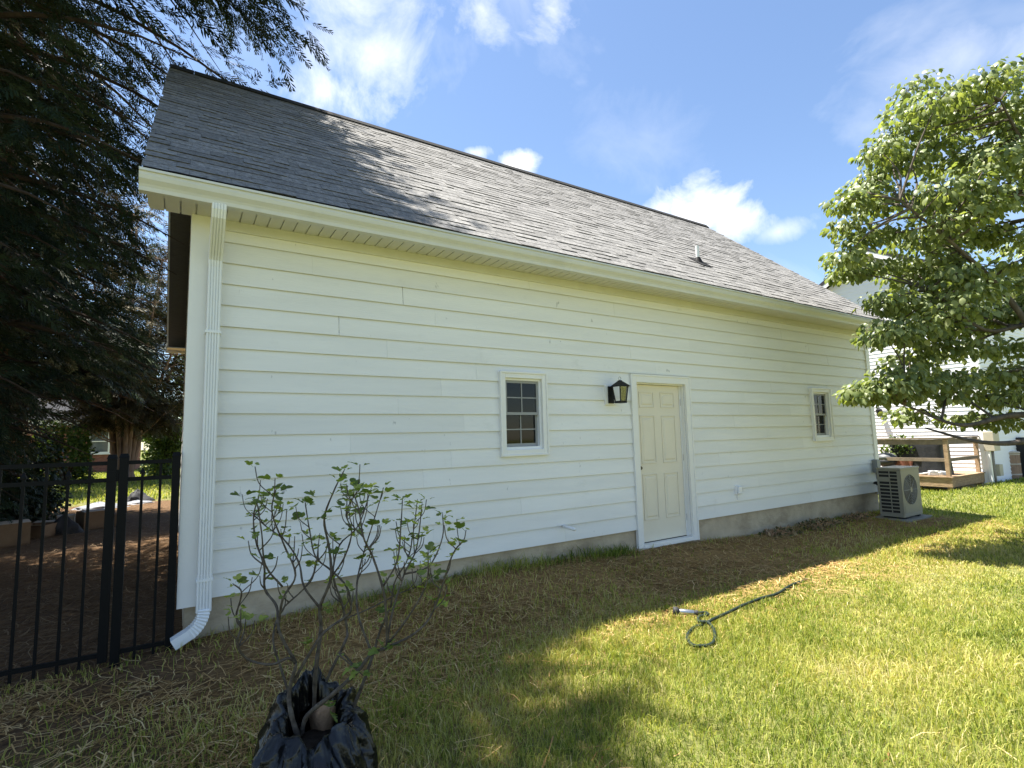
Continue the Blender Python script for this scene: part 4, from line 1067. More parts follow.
def straws(n_try, box, dens, lmin, lmax, w, zl, mat, name, label, cat):
    x = rng.uniform(box[0], box[1], n_try); y = rng.uniform(box[2], box[3], n_try)
    k = rng.random(n_try) < dens(x, y)
    k &= ~((x > WX0) & (x < WX1) & (y > -.01) & (y < WD)); k &= ~((x > AX0 - .14) & (x < AX1 + .15) & (y > AY0 - .12) & (y < AY1 + .12))
    k &= ~((x - BC[0]) ** 2 + (y - BC[1]) ** 2 < .30 ** 2)
    x, y = x[k], y[k]; n = len(x); z = gz(x, y) + rng.uniform(.002, zl, n)
    a = rng.uniform(0, math.pi, n) + .5 * np.sin(x * 2); L = rng.uniform(lmin, lmax, n) / 2; cu = rng.normal(0, .22, n) * L
    tz = rng.normal(0, .10, n) * L; ww = w * rng.uniform(.7, 1.4, n)
    ca, sa_ = np.cos(a), np.sin(a)
    def P(t, s, up): return np.stack([x + ca * L * t - sa_ * (cu * (1 - t * t) + ww * s), y + sa_ * L * t + ca * (cu * (1 - t * t) + ww * s), z + tz * t + up], -1)
    V = np.stack([P(-1, -1, 0), P(-1, 1, 0), P(0, 1, .003), P(0, -1, .003), P(1, 1, 0), P(1, -1, 0)], 1)
    b = (np.arange(n) * 6)[:, None]; Q = np.concatenate([b + np.array([[0, 3, 2, 1]]), b + np.array([[3, 5, 4, 2]])], 0)
    o = link(name, np_mesh(name, V.reshape(-1, 3), Q, mat, attr=np.repeat(rng.random(n), 6))); tag(o, label, cat, kind='stuff'); return o
MT['straw'] = leafy('dry_pine_straw', [(0, (.16, .085, .030)), (.45, (.36, .215, .075)), (.8, (.54, .36, .15)), (1, (.70, .53, .27))], .7, .1, .2)
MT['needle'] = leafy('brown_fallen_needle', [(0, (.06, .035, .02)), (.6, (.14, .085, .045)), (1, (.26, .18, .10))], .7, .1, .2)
def dstraw(x, y):
    d = -y
    s = sstep(2.3, .9, d + .25 * fbm(x, y, 1.3, 2)) * .95 + .04 + .34 * sstep(2.2, .3, x) * sstep(4.2, 3.0, d)
    s = s * (.22 + .78 * sstep(-.35, .75, fbm(x, y, 2.4, 7)))
    s = s * (1 - .55 * sstep(.9, -.2, x) * sstep(1.6, .6, d))
    return s * (1 - .93 * sstep(1.5, 2.6, d) * sstep(.9, 2.2, x)) * np.clip((4.6 / np.maximum(dist(x, y), 1.5)) ** 1.1, 0, 1) * seen(x, y)
straws(150000, (-2.2, 11.5, -5.2, -.01), dstraw, .06, .22, .0025, .028, MT['straw'], 'pine_straw', 'dry tan pine straw and cut grass scattered beside the garage wall', 'straw')
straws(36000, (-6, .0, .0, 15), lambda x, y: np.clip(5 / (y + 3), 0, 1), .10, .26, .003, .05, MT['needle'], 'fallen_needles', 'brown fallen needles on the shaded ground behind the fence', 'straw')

# leaf clouds -----------------------------------------------------------------
def leaf_template(kind):
    if kind == 'oval':      # slightly folded oval leaf, 4 tris
        v = np.array([(0, 0, 0), (.36, .45, -.07), (0, .5, .05), (-.36, .45, -.07), (0, 1.0, -.16)], float)
        t = np.array([(0, 1, 2), (0, 2, 3), (2, 1, 4), (2, 4, 3)])
    elif kind == 'round':   # broad pointed leaf, curled along the midrib and drooping at the tip
        v = np.array([(0, 0, 0), (.27, .24, -.03), (.31, .62, -.09), (0, 1.0, -.26), (-.31, .62, -.09), (-.27, .24, -.03), (0, .48, .05)], float)
        t = np.array([(6, i, (i + 1) % 6) for i in range(6)])
    elif kind == 'spray':   # flat feathery evergreen spray hanging at the tip
        v = []; t = []
        def needle(p, q, w):
            p = np.array(p); q = np.array(q); d = q - p; s = np.cross(d, [0, 0, 1.0]); s = s / (np.linalg.norm(s) + 1e-9) * w
            b = len(v); v.extend([p, p + d * .55 + s, q, p + d * .55 - s]); t.extend([(b, b + 1, b + 3), (b + 3, b + 1, b + 2)])
        def ax(s): return np.array([.04 * math.sin(3 * s), s, -.30 * s * s])
        needle(ax(0), ax(.45), .010); needle(ax(.4), ax(1.02), .014)
        for i in range(10):
            s = .12 + .085 * i; L = .36 * (1 - .6 * s) * (.55 + .55 * ((i * 37) % 10) / 10)
            for sd_ in (-1, 1):
                e = ax(s) + np.array([sd_ * L * .62, L * .80, -.16 * L - .05 * ((i * 7) % 3)]); needle(ax(s), e, .024)
        v = np.array(v); t = np.array(t)
    return v, t
TPL = {k: leaf_template(k) for k in ('oval', 'spray', 'round')}
def rot_from(out, roll):
    out = out / (np.linalg.norm(out, axis=1, keepdims=True) + 1e-9)
    side = np.cross(out, np.array([0, 0, 1.0])); side /= np.linalg.norm(side, axis=1, keepdims=True) + 1e-6
    up = np.cross(side, out); c, s = np.cos(roll)[:, None], np.sin(roll)[:, None]
    return np.stack([side * c + up * s, out, -side * s + up * c], -1)       # columns
def scatter(name, kind, P, out, size, mat, parent, rnd=None, roll=.6, squash=None):
    v, t = TPL[kind]; n = len(P); R = rot_from(out, rng.normal(0, roll, n))
    W = np.einsum('nij,kj->nki', R, v) * np.asarray(size).reshape(-1, 1, 1) + P[:, None, :]
    T = (t[None] + (np.arange(n) * len(v))[:, None, None]).reshape(-1, 3)
    if rnd is None: rnd = rng.random(n)
    return link(name, np_mesh(name, (W.reshape(-1, 3) - WLOC[parent]), T, mat, attr=np.repeat(np.clip(rnd, 0, 1), len(v))), parent)
def unit(n):
    a = rng.normal(size=(n, 3)); return a / np.linalg.norm(a, axis=1, keepdims=True)

# weeds by the foundation right of the door
MT['weed'] = leafy('weed_leaf', [(0, (.06, .085, .03)), (.35, (.11, .12, .05)), (.6, (.24, .17, .085)), (1, (.42, .30, .16))], .6, .2, .2)
for (cx_, cy_, rx_, ry_, hh, n_, lab) in ((7.55, -.22, .45, .16, .08, 200, 'low tangle of dead vines and weeds just right of the door foundation'),
                                      (8.55, -.24, .60, .20, .13, 480, 'largest dry weed clump against the foundation below the right window'),
                                      (9.75, -.20, .40, .14, .08, 200, 'small weed patch at the foundation left of the heat pump')):
    wd = thing('weed_clump', lab, 'weeds', (cx_, cy_, float(gz(cx_, cy_))), 'weeds along the foundation')
    q = rng.normal(size=(n_, 2)) * .5; P = np.stack([cx_ + q[:, 0] * rx_, np.minimum(cy_ + q[:, 1] * ry_, -.03), np.zeros(n_)], -1)
    P[:, 2] = gz(P[:, 0], P[:, 1]) + hh * rng.random(n_) * np.exp(-(q ** 2).sum(1) * 1.5)
    u = unit(n_); u[:, 2] = np.abs(u[:, 2]) * .7; scatter('leaf_mass', 'oval', P, u, rng.uniform(.035, .075, n_), MT['weed'], wd)['kind'] = 'stuff'
    tw = MB()
    for i in range(46):
        a = random.uniform(0, 6.28); p0 = np.array([cx_ + random.uniform(-1, 1) * rx_ * .7, min(cy_ + random.uniform(-1, 1) * ry_ * .7, -.06), 0]); p0[2] = float(gz(p0[0], p0[1])) + .005
        L = random.uniform(.12, .35); p2 = p0 + np.array([math.cos(a) * L, -abs(math.sin(a)) * L * .4, random.uniform(.0, .05)]); pm = (p0 + p2) / 2 + np.array([0, 0, random.uniform(.03, .09)])
        tw.tube([p0, pm, p2], [.005, .004, .002], 5)
    tw.part('dead_stems', MT['burlap'], wd)['kind'] = 'stuff'

# ------------------------------------------------------------------ flowering-dogwood type tree at the right
MT['dogleaf'] = leafy('dogwood_leaf', [(0, (.10, .14, .050)), (.4, (.19, .24, .090)), (.75, (.29, .33, .14)), (1, (.37, .40, .21))], .42, .45, .45, (1.2, 1.2, .45))
TB = np.array([9.55, -3.25, float(gz(9.55, -3.25))])
dog = thing('dogwood_tree', 'leafy green broadleaf tree spreading over the right end of the garage', 'tree', tuple(TB))
tr = MB().tube([TB + [0, 0, -.2], TB + [.02, .0, .5], TB + [.0, .05, 1.2], TB + [-.06, .1, 1.7]], [.17, .13, .115, .10], 12)
trunk = tr.part('trunk', MT['bark'], dog, True)
FORK = TB + [-.06, .1, 1.65]
CROWN = TB + [0, .3, 3.6]
# foliage pads: image spots give the direction, the tree itself gives the distance
spots = [(912, 88, .0), (935, 100, .3), (960, 92, .5), (985, 80, .2), (1010, 78, .2), (1000, 105, -.4), (925, 118, -.2), (955, 130, -.4), (895, 112, .3), (888, 135, .1),
         (868, 150, .2), (880, 158, -.1), (905, 160, -.4), (935, 165, -.6), (970, 160, -.7), (1005, 150, -.8), (862, 178, .3), (850, 190, .4), (838, 200, .3), (860, 205, 0), (890, 195, -.5), (920, 205, -.8), (955, 200, -.9), (990, 195, -1), (1018, 190, -1),
         (836, 225, .3), (850, 238, .1), (875, 232, -.4), (905, 240, -.9), (940, 240, -1.1), (980, 235, -1.2), (1015, 240, -1.2), (833, 256, .3), (836, 272, .2), (855, 268, -.2), (880, 270, -.7), (910, 275, -1.1), (945, 272, -1.3), (985, 275, -1.4), (1018, 280, -1.4),
         (876, 300, .1), (895, 305, -.4), (882, 325, .3), (872, 335, .5), (893, 332, .1), (915, 305, -.9), (940, 310, -1.2), (975, 310, -1.4), (1010, 315, -1.5),
         (925, 345, -.6), (945, 352, -1.0), (970, 345, -1.2), (1000, 350, -1.4), (905, 360, -.1), (888, 372, .2), (870, 385, .4), (858, 394, .5), (850, 400, .6), (868, 402, .4), (885, 398, .2), (905, 385, -.2), (925, 378, -.5), (950, 380, -.8), (980, 378, -1.1), (1012, 380, -1.3),
         (940, 400, -.4), (985, 402, -.9), (1012, 405, -1.0), (908, 420, .1), (965, 425, -.5), (1005, 425, -.8)]
spots += [(random.uniform(925, 1045), random.uniform(105, 335), random.uniform(-1.4, .1)) for _ in range(34)]
pads = []
PLANE = float(np.dot(CROWN - CAM, _fw)) - .2
for (x, y, off) in spots:
    x = x + 12 if x < 900 else x + 4; y = y - 6 if y > 390 else y
    d = ray(x, y); dep = PLANE + off * -.55 + (.55 if x < 900 else .35) + random.uniform(-.5, .5) * (1.3 if x > 900 else .7)
    pads.append((CAM + d * dep, .30 if x > 880 else .24))
for i in range(90):     # the rest of the crown, beyond the frame and behind
    u = unit(1)[0]; u[2] *= .95
    p = CROWN + u * np.array([2.2, 1.9, 2.25]) * random.uniform(.45, 1.0) ** .6
    q = p - CAM; f = np.dot(q, _fw); sx = 512 + F_PX * np.dot(q, _r) / f; sy = 384 - F_PX * np.dot(q, _u) / f
    if p[2] < .9 or f < PLANE - .5 or (sx < 890 or sy < 95 or (sy > 330 and sx < 990)): continue
    pads.append((p, .34))
limbs = MB(); subs = []
mains = []
for tgt in ([(1010, 300, .2), (960, 250, 0), (900, 200, -.2)], [(1015, 415, -.1), (960, 425, 0), (905, 405, .2)], [(1040, 330, .2), (985, 330, .3), (930, 290, .3)],
            [(1060, 250, .2), (1030, 160, .1), (1000, 100, 0)], [(1030, 440, -.4), (980, 442, -.4), (925, 428, .1)], [(1100, 300, .6), (1180, 220, .8), (1240, 160, 1)], [(1120, 380, -.6), (1220, 340, -.9), (1300, 300, -1)]):
    P = [FORK] + [CAM + ray(x, y) * (PLANE + o) for x, y, o in tgt]; S = spline(P, 6); mains.append(S)
    limbs.tube(S, list(np.linspace(.048, .010, len(S))), 8)
limbs.part('limbs', MT['bark'], dog, True)['kind'] = 'stuff'
allm = [np.array(p) for S in mains for p in S[3:]]
tw = MB(); lp = []; lo = []
for p, r in pads:
    p = np.array(p)
    cand = min(allm, key=lambda q: np.linalg.norm(q - p) + .6 * max(0, q[2] - p[2]))
    mid = (cand + p) / 2 + np.array([random.uniform(-.08, .08), random.uniform(-.08, .08), random.uniform(-.05, .12)])
    tw.tube(spline([cand, mid, p], 4), list(np.linspace(.017, .005, 9)), 5)
    for q in range(5):
        u = unit(1)[0] * r * np.array([1, 1, .45]); tw.tube([p, p + u * .6 + [0, 0, .03], p + u], [.006, .004, .002], 4, False)
    n_ = 185 if r < .34 else 105
    u = unit(n_) * (rng.random(n_) ** .45)[:, None] * np.array([r * 1.3, r * 1.3, r * .46]); lp.append(p + u)
    o_ = u / r + rng.normal(0, .5, (n_, 3)); o_[:, 2] -= .95; lo.append(o_)
tw.part('twigs', MT['bark'], dog)['kind'] = 'stuff'
lp = np.concatenate(lp); lo = np.concatenate(lo)
scatter('crown', 'round', lp, lo, rng.uniform(.048, .118, len(lp)), MT['dogleaf'], dog, rnd=.45 + rng.normal(0, .22, len(lp)), roll=.5)

# ------------------------------------------------------------------ conifers on the left
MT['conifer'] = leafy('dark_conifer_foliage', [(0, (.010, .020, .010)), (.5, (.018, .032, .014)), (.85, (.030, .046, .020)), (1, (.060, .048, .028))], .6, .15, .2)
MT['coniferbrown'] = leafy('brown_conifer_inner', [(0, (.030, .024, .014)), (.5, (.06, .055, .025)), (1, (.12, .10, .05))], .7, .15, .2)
def conifer(name, label, base, height, rfun, nl, seed, trunk_r, z_lo, mat, spray=.5, per=10, barkm='redbark', bare=.35, lean=(0, 0), clip=None, droop=.25, side_gain=None, fill=None):
    R_ = random.Random(seed); b = np.array([base[0], base[1], float(gz(base[0], base[1]))])
    t = thing(name, label, 'tree', tuple(b), 'trees on the left')
    ptsT = [b + np.array([lean[0] * s * s, lean[1] * s * s, -.3 + s * height]) for s in np.linspace(0, .97, 9)]
    MB().tube(ptsT, list(trunk_r * np.linspace(1.15, .12, 9)), 12).part('trunk', MT[barkm], t, True)
    lm = MB(); P = []; O = []; S_ = []
    for i in range(nl):
        s = (i + R_.random()) / nl; z = z_lo + (height - z_lo) * s ** 1.12
        a = i * 2.39996 + R_.uniform(-.4, .4)
        q = z / height; L = rfun(z, a) * R_.uniform(.72, 1.05)
        if L < .25: continue
        o = b + np.array([lean[0] * q * q, lean[1] * q * q, z]); d = np.array([math.cos(a), math.sin(a), 0])
        rise = R_.uniform(.0, .28) + .5 * max(0, q - .6)
        def lp_(u): return o + d * L * u + np.array([0, 0, L * (rise * u - (droop + rise * .7) * u ** 2.2)])
        pl = [lp_(u) for u in np.linspace(0, 1, 7)]
        lm.tube(pl, list(np.linspace(max(.012, trunk_r * .16 * min(1, L / 3)), .006, 7)), 5, False)
        n = int(per * L * 2 * (side_gain(a) if side_gain else 1))
        for k in range(n):
            u = bare + (1 - bare) * (k + R_.random()) / n
            p = lp_(u); sd_ = R_.choice((-1, 1)); dirn = d * R_.uniform(.2, 1.0) + sd_ * np.array([-d[1], d[0], 0]) * R_.uniform(.1, 1.0) + np.array([0, 0, R_.uniform(-.55, .15)])
            w = R_.uniform(0, .55) * L * .28
            p = p + sd_ * np.array([-d[1], d[0], 0]) * w + np.array([0, 0, R_.uniform(-.35, .12)])
            if clip is not None and not clip(p): continue
            P.append(p); O.append(dirn); S_.append(spray * R_.uniform(.6, 1.2))
        for k in range(3):      # bare dead twigs near the trunk
            u = R_.uniform(.1, .8); p = lp_(u); e = p + np.array([R_.uniform(-.5, .5), R_.uniform(-.5, .5), R_.uniform(-.45, .1)]) * min(1, L * .4)
            lm.tube([p, (p + e) / 2 + [0, 0, .04], e], [.008, .006, .003], 4, False)
    if fill is not None:
        for p in fill(b):
            if clip is not None and not clip(p): continue
            d = p - b; d[2] = 0; P.append(p); O.append(d / (np.linalg.norm(d) + .1) + np.array([R_.uniform(-.8, .8), R_.uniform(-.8, .8), R_.uniform(-.4, .1)])); S_.append(spray * R_.uniform(.9, 1.5))
    lm.part('limbs', MT['deadtwig'], t)['kind'] = 'stuff'
    scatter('crown', 'spray', np.array(P), np.array(O), np.array(S_), mat, t, roll=.5)
    return t
def open_view(p):
    """the underside of the trees is pruned clear towards the far house"""
    d = p[1] - CAM[1]
    return not (p[2] < CAM[2] + .092 * d and p[0] > -.185 * d)
def crown_fill(b):
    """close boughs between the main limbs on the house side, where the crown throws its solid shade"""
    R_ = random.Random(77); out = []
    sl = np.array([SUN_TO.x, SUN_TO.y, SUN_TO.z]) / SUN_TO.z
    while len(out) < 3600:
        y = R_.uniform(-4.2, 3.6); lim = 1.1 + (3.45 - y) * .2 if y > -.4 else 1.85 + .12 * math.sin(y * 7)
        x = R_.uniform(-2.2, lim - .1); z0 = EAVE_Z + (y - EAVE_Y) * math.tan(TH) if y > -.4 else -.37
        h = R_.uniform(7.2, 13.5); p = np.array([x, y, z0]) + sl * (h - z0)
        d = p - b; r = math.hypot(d[0], d[1])
        if r < r_big(h, math.atan2(d[1], d[0])) * 1.02: out.append(p)
    return out
def inner_fill(n, r0, z0, z1, seed):
    def f(b):
        R_ = random.Random(seed); out = []
        for i in range(n):
            z = R_.uniform(z0, z1); r = r0 * (1 - .6 * (z - z0) / (z1 - z0)) * R_.random() ** .5; a = R_.uniform(0, 6.28)
            out.append(b + np.array([math.cos(a) * r, math.sin(a) * r, z]))
        return out
    return f
def clip_house(p):
    if not open_view(p) or np.linalg.norm(p - CAM) < 7.2: return False
    if p[0] > RX0 - .35 and -.9 < p[1] < 7.9 and p[2] < 6.7: return False
    if p[0] > -.8 and p[1] < 1.0 and p[2] < 7: return False
    if p[1] < .5 and p[2] < 3.0 and p[0] > -2.4: return False
    return True
def r_big(z, a):
    pts = ([2.0, 4, 6, 7.5, 10, 12.5, 15, 17], [2.6, 3.2, 3.9, 5.0, 5.4, 4.5, 2.6, .6])
    r = float(np.interp(z, *pts))
    c = math.cos(a - math.radians(-60))     # leaner to the yard side
    r = r * (1 + .06 * max(0, c))
    if math.cos(a) > .1: r = min(r, 4.45 / math.cos(a))
    return r
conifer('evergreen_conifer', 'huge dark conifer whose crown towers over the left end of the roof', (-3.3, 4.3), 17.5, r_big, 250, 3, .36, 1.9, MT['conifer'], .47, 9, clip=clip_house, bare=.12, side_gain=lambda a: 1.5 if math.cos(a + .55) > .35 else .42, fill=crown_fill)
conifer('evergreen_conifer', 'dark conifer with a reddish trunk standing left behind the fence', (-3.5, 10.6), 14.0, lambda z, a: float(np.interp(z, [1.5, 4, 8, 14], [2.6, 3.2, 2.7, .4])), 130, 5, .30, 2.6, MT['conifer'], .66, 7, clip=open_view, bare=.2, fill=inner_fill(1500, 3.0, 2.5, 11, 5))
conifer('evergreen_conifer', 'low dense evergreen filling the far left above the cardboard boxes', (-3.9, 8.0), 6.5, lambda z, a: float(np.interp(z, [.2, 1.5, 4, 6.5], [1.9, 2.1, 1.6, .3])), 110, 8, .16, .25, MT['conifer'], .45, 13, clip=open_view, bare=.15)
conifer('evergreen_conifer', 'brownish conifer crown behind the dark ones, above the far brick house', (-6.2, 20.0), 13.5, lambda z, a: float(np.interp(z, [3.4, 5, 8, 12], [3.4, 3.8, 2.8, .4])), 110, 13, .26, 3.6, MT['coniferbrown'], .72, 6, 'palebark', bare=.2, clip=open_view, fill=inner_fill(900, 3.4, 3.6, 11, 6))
conifer('evergreen_conifer', 'tall distant conifer closing the gap at the far left edge', (-9.5, 17.0), 15.0, lambda z, a: float(np.interp(z, [1, 5, 10, 15], [3.4, 3.6, 2.6, .4])), 80, 21, .3, 1.2, MT['conifer'], .8, 7, bare=.2)

# many-stemmed cypress seen above the gate
def many_stem():
    b = np.array([-2.15, 25.5, float(gz(-2.15, 25.5))]); R_ = random.Random(4)
    t = thing('multi_stem_cypress', 'many-stemmed pale-barked tree fanning out above the gate posts', 'tree', tuple(b))
    tk = MB(); P = []; O = []; S_ = []; lm = MB()
    tk.tube([b + [0, 0, -.2], b + [0, 0, .3], b + [0, 0, .7]], [.55, .42, .3], 12)
    for i in range(11):
        a = i * 2.4; e = R_.uniform(.25, 1.0); sp = R_.uniform(.7, 3.0)
        p0 = b + np.array([math.cos(a) * .22, math.sin(a) * .22, .2]); p3 = b + np.array([math.cos(a) * sp * 1.2, math.sin(a) * sp * 1.2, R_.uniform(8, 13)])
        p1 = b + np.array([math.cos(a) * .55, math.sin(a) * .55, 2.4]); p2 = b + np.array([math.cos(a) * sp * .55, math.sin(a) * sp * .55, 4.6])
        S = spline([p0, p1, p2, p3], 6); tk.tube(S, list(np.linspace(.13, .03, len(S))), 7)
        for q in range(34):
            u = R_.randint(7, len(S) - 1); p = np.array(S[u]); aa = R_.uniform(0, 6.28); L = R_.uniform(.8, 2.4)
            e_ = p + np.array([math.cos(aa) * L, math.sin(aa) * L, R_.uniform(-.2, .9)]); lm.tube([p, (p + e_) / 2 + [0, 0, -.1], e_], [.035, .02, .008], 4, False)
            for s in range(9):
                f = R_.uniform(.3, 1.05); P.append(p + (e_ - p) * f + [R_.uniform(-.2, .2), R_.uniform(-.2, .2), R_.uniform(-.3, .15)]); O.append(np.array([math.cos(aa + R_.uniform(-1, 1)), math.sin(aa + R_.uniform(-1, 1)), R_.uniform(-.5, .3)])); S_.append(R_.uniform(.7, 1.3))
    for i in range(26):    # low bare spreading limbs
        a = R_.uniform(0, 6.28); z = R_.uniform(1.6, 3.4); L = R_.uniform(1.5, 3.2)
        p = b + np.array([0, 0, z]); e_ = p + np.array([math.cos(a) * L, math.sin(a) * L, R_.uniform(.6, 1.6)]); m_ = (p + e_) / 2 + [0, 0, -.25]
        lm.tube(spline([p, m_, e_], 4), list(np.linspace(.05, .01, 9)), 5, False)
    tk.part('trunk', MT['palebark'], t, True); lm.part('limbs', MT['palebark'], t)['kind'] = 'stuff'
    scatter('crown', 'spray', np.array(P), np.array(O), np.array(S_), MT['coniferbrown'], t)
many_stem()

# lit broadleaf shrubs and trees beyond the fence
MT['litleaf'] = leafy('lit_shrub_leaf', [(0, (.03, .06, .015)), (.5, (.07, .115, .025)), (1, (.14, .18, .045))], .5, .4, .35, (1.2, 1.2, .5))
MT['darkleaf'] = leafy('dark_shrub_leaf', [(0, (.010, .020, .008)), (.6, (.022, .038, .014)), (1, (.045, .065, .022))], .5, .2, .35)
def shrub(name, label, c, rad, n, size, mat, cat='shrub', stem_h=.6, group='shrubs beyond the fence', lobes=9, seed=1):
    b = np.array([c[0], c[1], float(gz(c[0], c[1]))]); t = thing(name, label, cat, tuple(b), group); R_ = random.Random(seed)
    st = MB(); P = []; O = []
    for i in range(lobes):
        a = R_.uniform(0, 6.28); el = R_.uniform(.15, 1.0); rr = R_.uniform(.3, .75)
        cc = b + np.array([math.cos(a) * rad[0] * rr, math.sin(a) * rad[1] * rr, stem_h + rad[2] * el]); lr = np.array(rad) * R_.uniform(.30, .5)
        st.tube(spline([b + [0, 0, -.1], b + (cc - b) * [.4, .4, .6], cc], 4), list(np.linspace(.02 + .02 * rad[2], .01, 9)), 5, False)
        m = n // lobes; u = unit(m) * (rng.random(m) ** .4)[:, None]; P.append(cc + u * lr); O.append(u + rng.normal(0, .5, (m, 3)) - [0, 0, .2])
    st.part('trunk' if cat == 'tree' else 'stems', MT['deadtwig'], t)
    P = np.concatenate(P); O = np.concatenate(O); P[:, 2] = np.maximum(P[:, 2], gz(P[:, 0], P[:, 1]) + .03)
    scatter('crown' if cat == 'tree' else 'foliage', 'oval', P, O, rng.uniform(.6, 1.3, len(P)) * size, mat, t)
    return t
shrub('leafy_shrub', 'sunlit yellow green shrub below the brick house window', (-4.0, 24.0), (1.1, 1.0, 2.0), 3600, .16, MT['litleaf'], seed=2, stem_h=.1)
shrub('leafy_shrub', 'tall bright green shrub right of the many-stemmed tree', (-.55, 29.0), (1.5, 1.4, 3.0), 5200, .18, MT['litleaf'], seed=3, stem_h=.2)
shrub('leafy_shrub', 'rounded bright shrub beside the garage rear corner', (.55, 31.5), (1.5, 1.4, 2.6), 4200, .18, MT['litleaf'], seed=4, stem_h=.2)
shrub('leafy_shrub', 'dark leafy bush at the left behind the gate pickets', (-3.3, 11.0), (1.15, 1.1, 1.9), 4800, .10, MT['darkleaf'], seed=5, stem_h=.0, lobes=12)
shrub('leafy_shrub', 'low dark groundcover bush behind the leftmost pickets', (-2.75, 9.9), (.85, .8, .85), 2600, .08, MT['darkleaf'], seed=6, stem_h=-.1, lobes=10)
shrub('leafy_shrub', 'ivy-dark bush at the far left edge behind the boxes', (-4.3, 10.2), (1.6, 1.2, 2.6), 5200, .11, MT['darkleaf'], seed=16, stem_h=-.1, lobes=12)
for i, (x, y, r, h, lab) in enumerate(((-14, 52, 4.5, 10, 'distant broadleaf tree at the far left behind the brick house'), (-5.5, 56, 4.5, 11, 'distant broadleaf tree directly behind the brick house'),
                                 (3.0, 50, 4.5, 11, 'distant broadleaf tree behind the bright shrubs by the garage'), (-22, 46, 5, 11, 'distant broadleaf tree hidden mostly behind the dark conifers'))):
    shrub('background_tree', lab, (x, y), (r, r, h * .62), 7000, .42, MT['litleaf'], 'tree', h * .3, 'trees far beyond the fence', 14, 30 + i)

# ------------------------------------------------------------------ brick house far left
bh = thing('brick_house', 'red brick house with a white framed window, far beyond the fence', 'house', (-6.0, 38.0, -.5))
bz0 = float(gz(-6, 38)) - .2
bm = MB(); wx0, wx1, wz0, wz1 = -4.83, -3.93, .92, 2.27
for r_ in subtract([(-13.5, -2.6, bz0, 2.62)], (wx0, wx1, wz0, wz1)): bm.box(r_[0], r_[1], 38.0, 38.25, r_[2], r_[3])
bm.box(-13.5, -13.25, 38.25, 46, bz0, 2.62); bm.box(-2.85, -2.6, 38.25, 46, bz0, 2.62); bm.box(-13.5, -2.6, 46, 46.25, bz0, 2.62)
bm.part('wall', MT['brick'], bh)
MB().box(-13.9, -2.2, 37.55, 38.0, 2.622, 2.93).part('eave_trim', MT['trim'], bh)
ro = MB().prism_x([(37.5, 2.94), (46.8, 2.94), (42.1, 5.9)], -13.9, -2.2).part('roof', MT['darkroof'], bh)
wn_ = MB(); wn_.box(wx0 - .09, wx0, 37.95, 38.1, wz0 - .09, wz1 + .09); wn_.box(wx1, wx1 + .09, 37.95, 38.1, wz0 - .09, wz1 + .09); wn_.box(wx0, wx1, 37.95, 38.1, wz1, wz1 + .09); wn_.box(wx0, wx1, 37.95, 38.1, wz0 - .09, wz0)
wnd = wn_.part('window', MT['trim'], bh)
MB().box(wx0, wx1, 38.02, 38.08, (wz0 + wz1) / 2 - .03, (wz0 + wz1) / 2 + .03).part('meeting_rail', MT['trim'], wnd)
MT['farglass'] = simple('far_window_glass', (.10, .12, .13), .08, .2, 2, 0, 40, .5)
MB().box(wx0, wx1, 38.10, 38.12, wz0, (wz0 + wz1) / 2 - .03).part('pane', MT['farglass'], wnd); MB().box(wx0, wx1, 38.10, 38.12, (wz0 + wz1) / 2 + .03, wz1).part('pane', MT['farglass'], wnd)
MB().box(wx0 - .13, wx1 + .13, 37.9, 38.0, wz0 - .17, wz0 - .091).part('sill', MT['trim'], wnd)

# ------------------------------------------------------------------ clutter behind the fence
def crate(name, label, cat, c, s, rz, mat, flap=None, mat2=None):
    g = float(gz(c[0], c[1])); t = thing(name, label, cat, (c[0], c[1], g), 'clutter behind the fence'); t.rotation_euler.z = rz
    L = WLOC[t]; a, b, h = s; w = .012
    m = MB(); X, Y, Z = L
    m.box(X - a, X + a, Y - b, Y - b + w, Z, Z + h); m.box(X - a, X + a, Y + b - w, Y + b, Z, Z + h); m.box(X - a, X - a + w, Y - b + w, Y + b - w, Z, Z + h); m.box(X + a - w, X + a, Y - b + w, Y + b - w, Z, Z + h); m.box(X - a + w, X + a - w, Y - b + w, Y + b - w, Z + .002, Z + .02)
    m.part('carton', mat, t)
    if flap is not None:
        for sd_ in (-1, 1):
            f = MB().hexa([(X - a, Y + sd_ * b, Z + h + .001), (X + a, Y + sd_ * b, Z + h + .001), (X + a, Y + sd_ * b * (1 - flap), Z + h + .02), (X - a, Y + sd_ * b * (1 - flap), Z + h + .02),
                           (X - a, Y + sd_ * b, Z + h + .008), (X + a, Y + sd_ * b, Z + h + .008), (X + a, Y + sd_ * b * (1 - flap), Z + h + .028), (X - a, Y + sd_ * b * (1 - flap), Z + h + .028)])
            f.part('flap', mat2 or mat, t)
    return t
crate('cardboard_box', 'large brown cardboard box at the left edge behind the pickets', 'box', (-2.42, 7.2), (.30, .26, .36), .3, MT['cardboard'], .9, MT['palepaper'])
crate('cardboard_box', 'second cardboard box with pale flaps leaning beside the leftmost carton', 'box', (-2.10, 7.9), (.22, .20, .22), -.4, MT['cardboard'], -.5, MT['palepaper'])
crate('cardboard_box', 'pale-topped cardboard box in the middle of the clutter left of the gate post', 'box', (-1.42, 8.5), (.19, .17, .34), .5, MT['cardboard'], .95, MT['palepaper'])
crate('cardboard_box', 'low brown carton beside the pale-topped box', 'box', (-1.08, 8.75), (.17, .15, .22), .2, MT['cardboard'], .9)
crate('cardboard_box', 'small grey carton between the two groups of boxes', 'box', (-1.82, 8.6), (.13, .13, .28), .1, MT['palepaper'], .9)
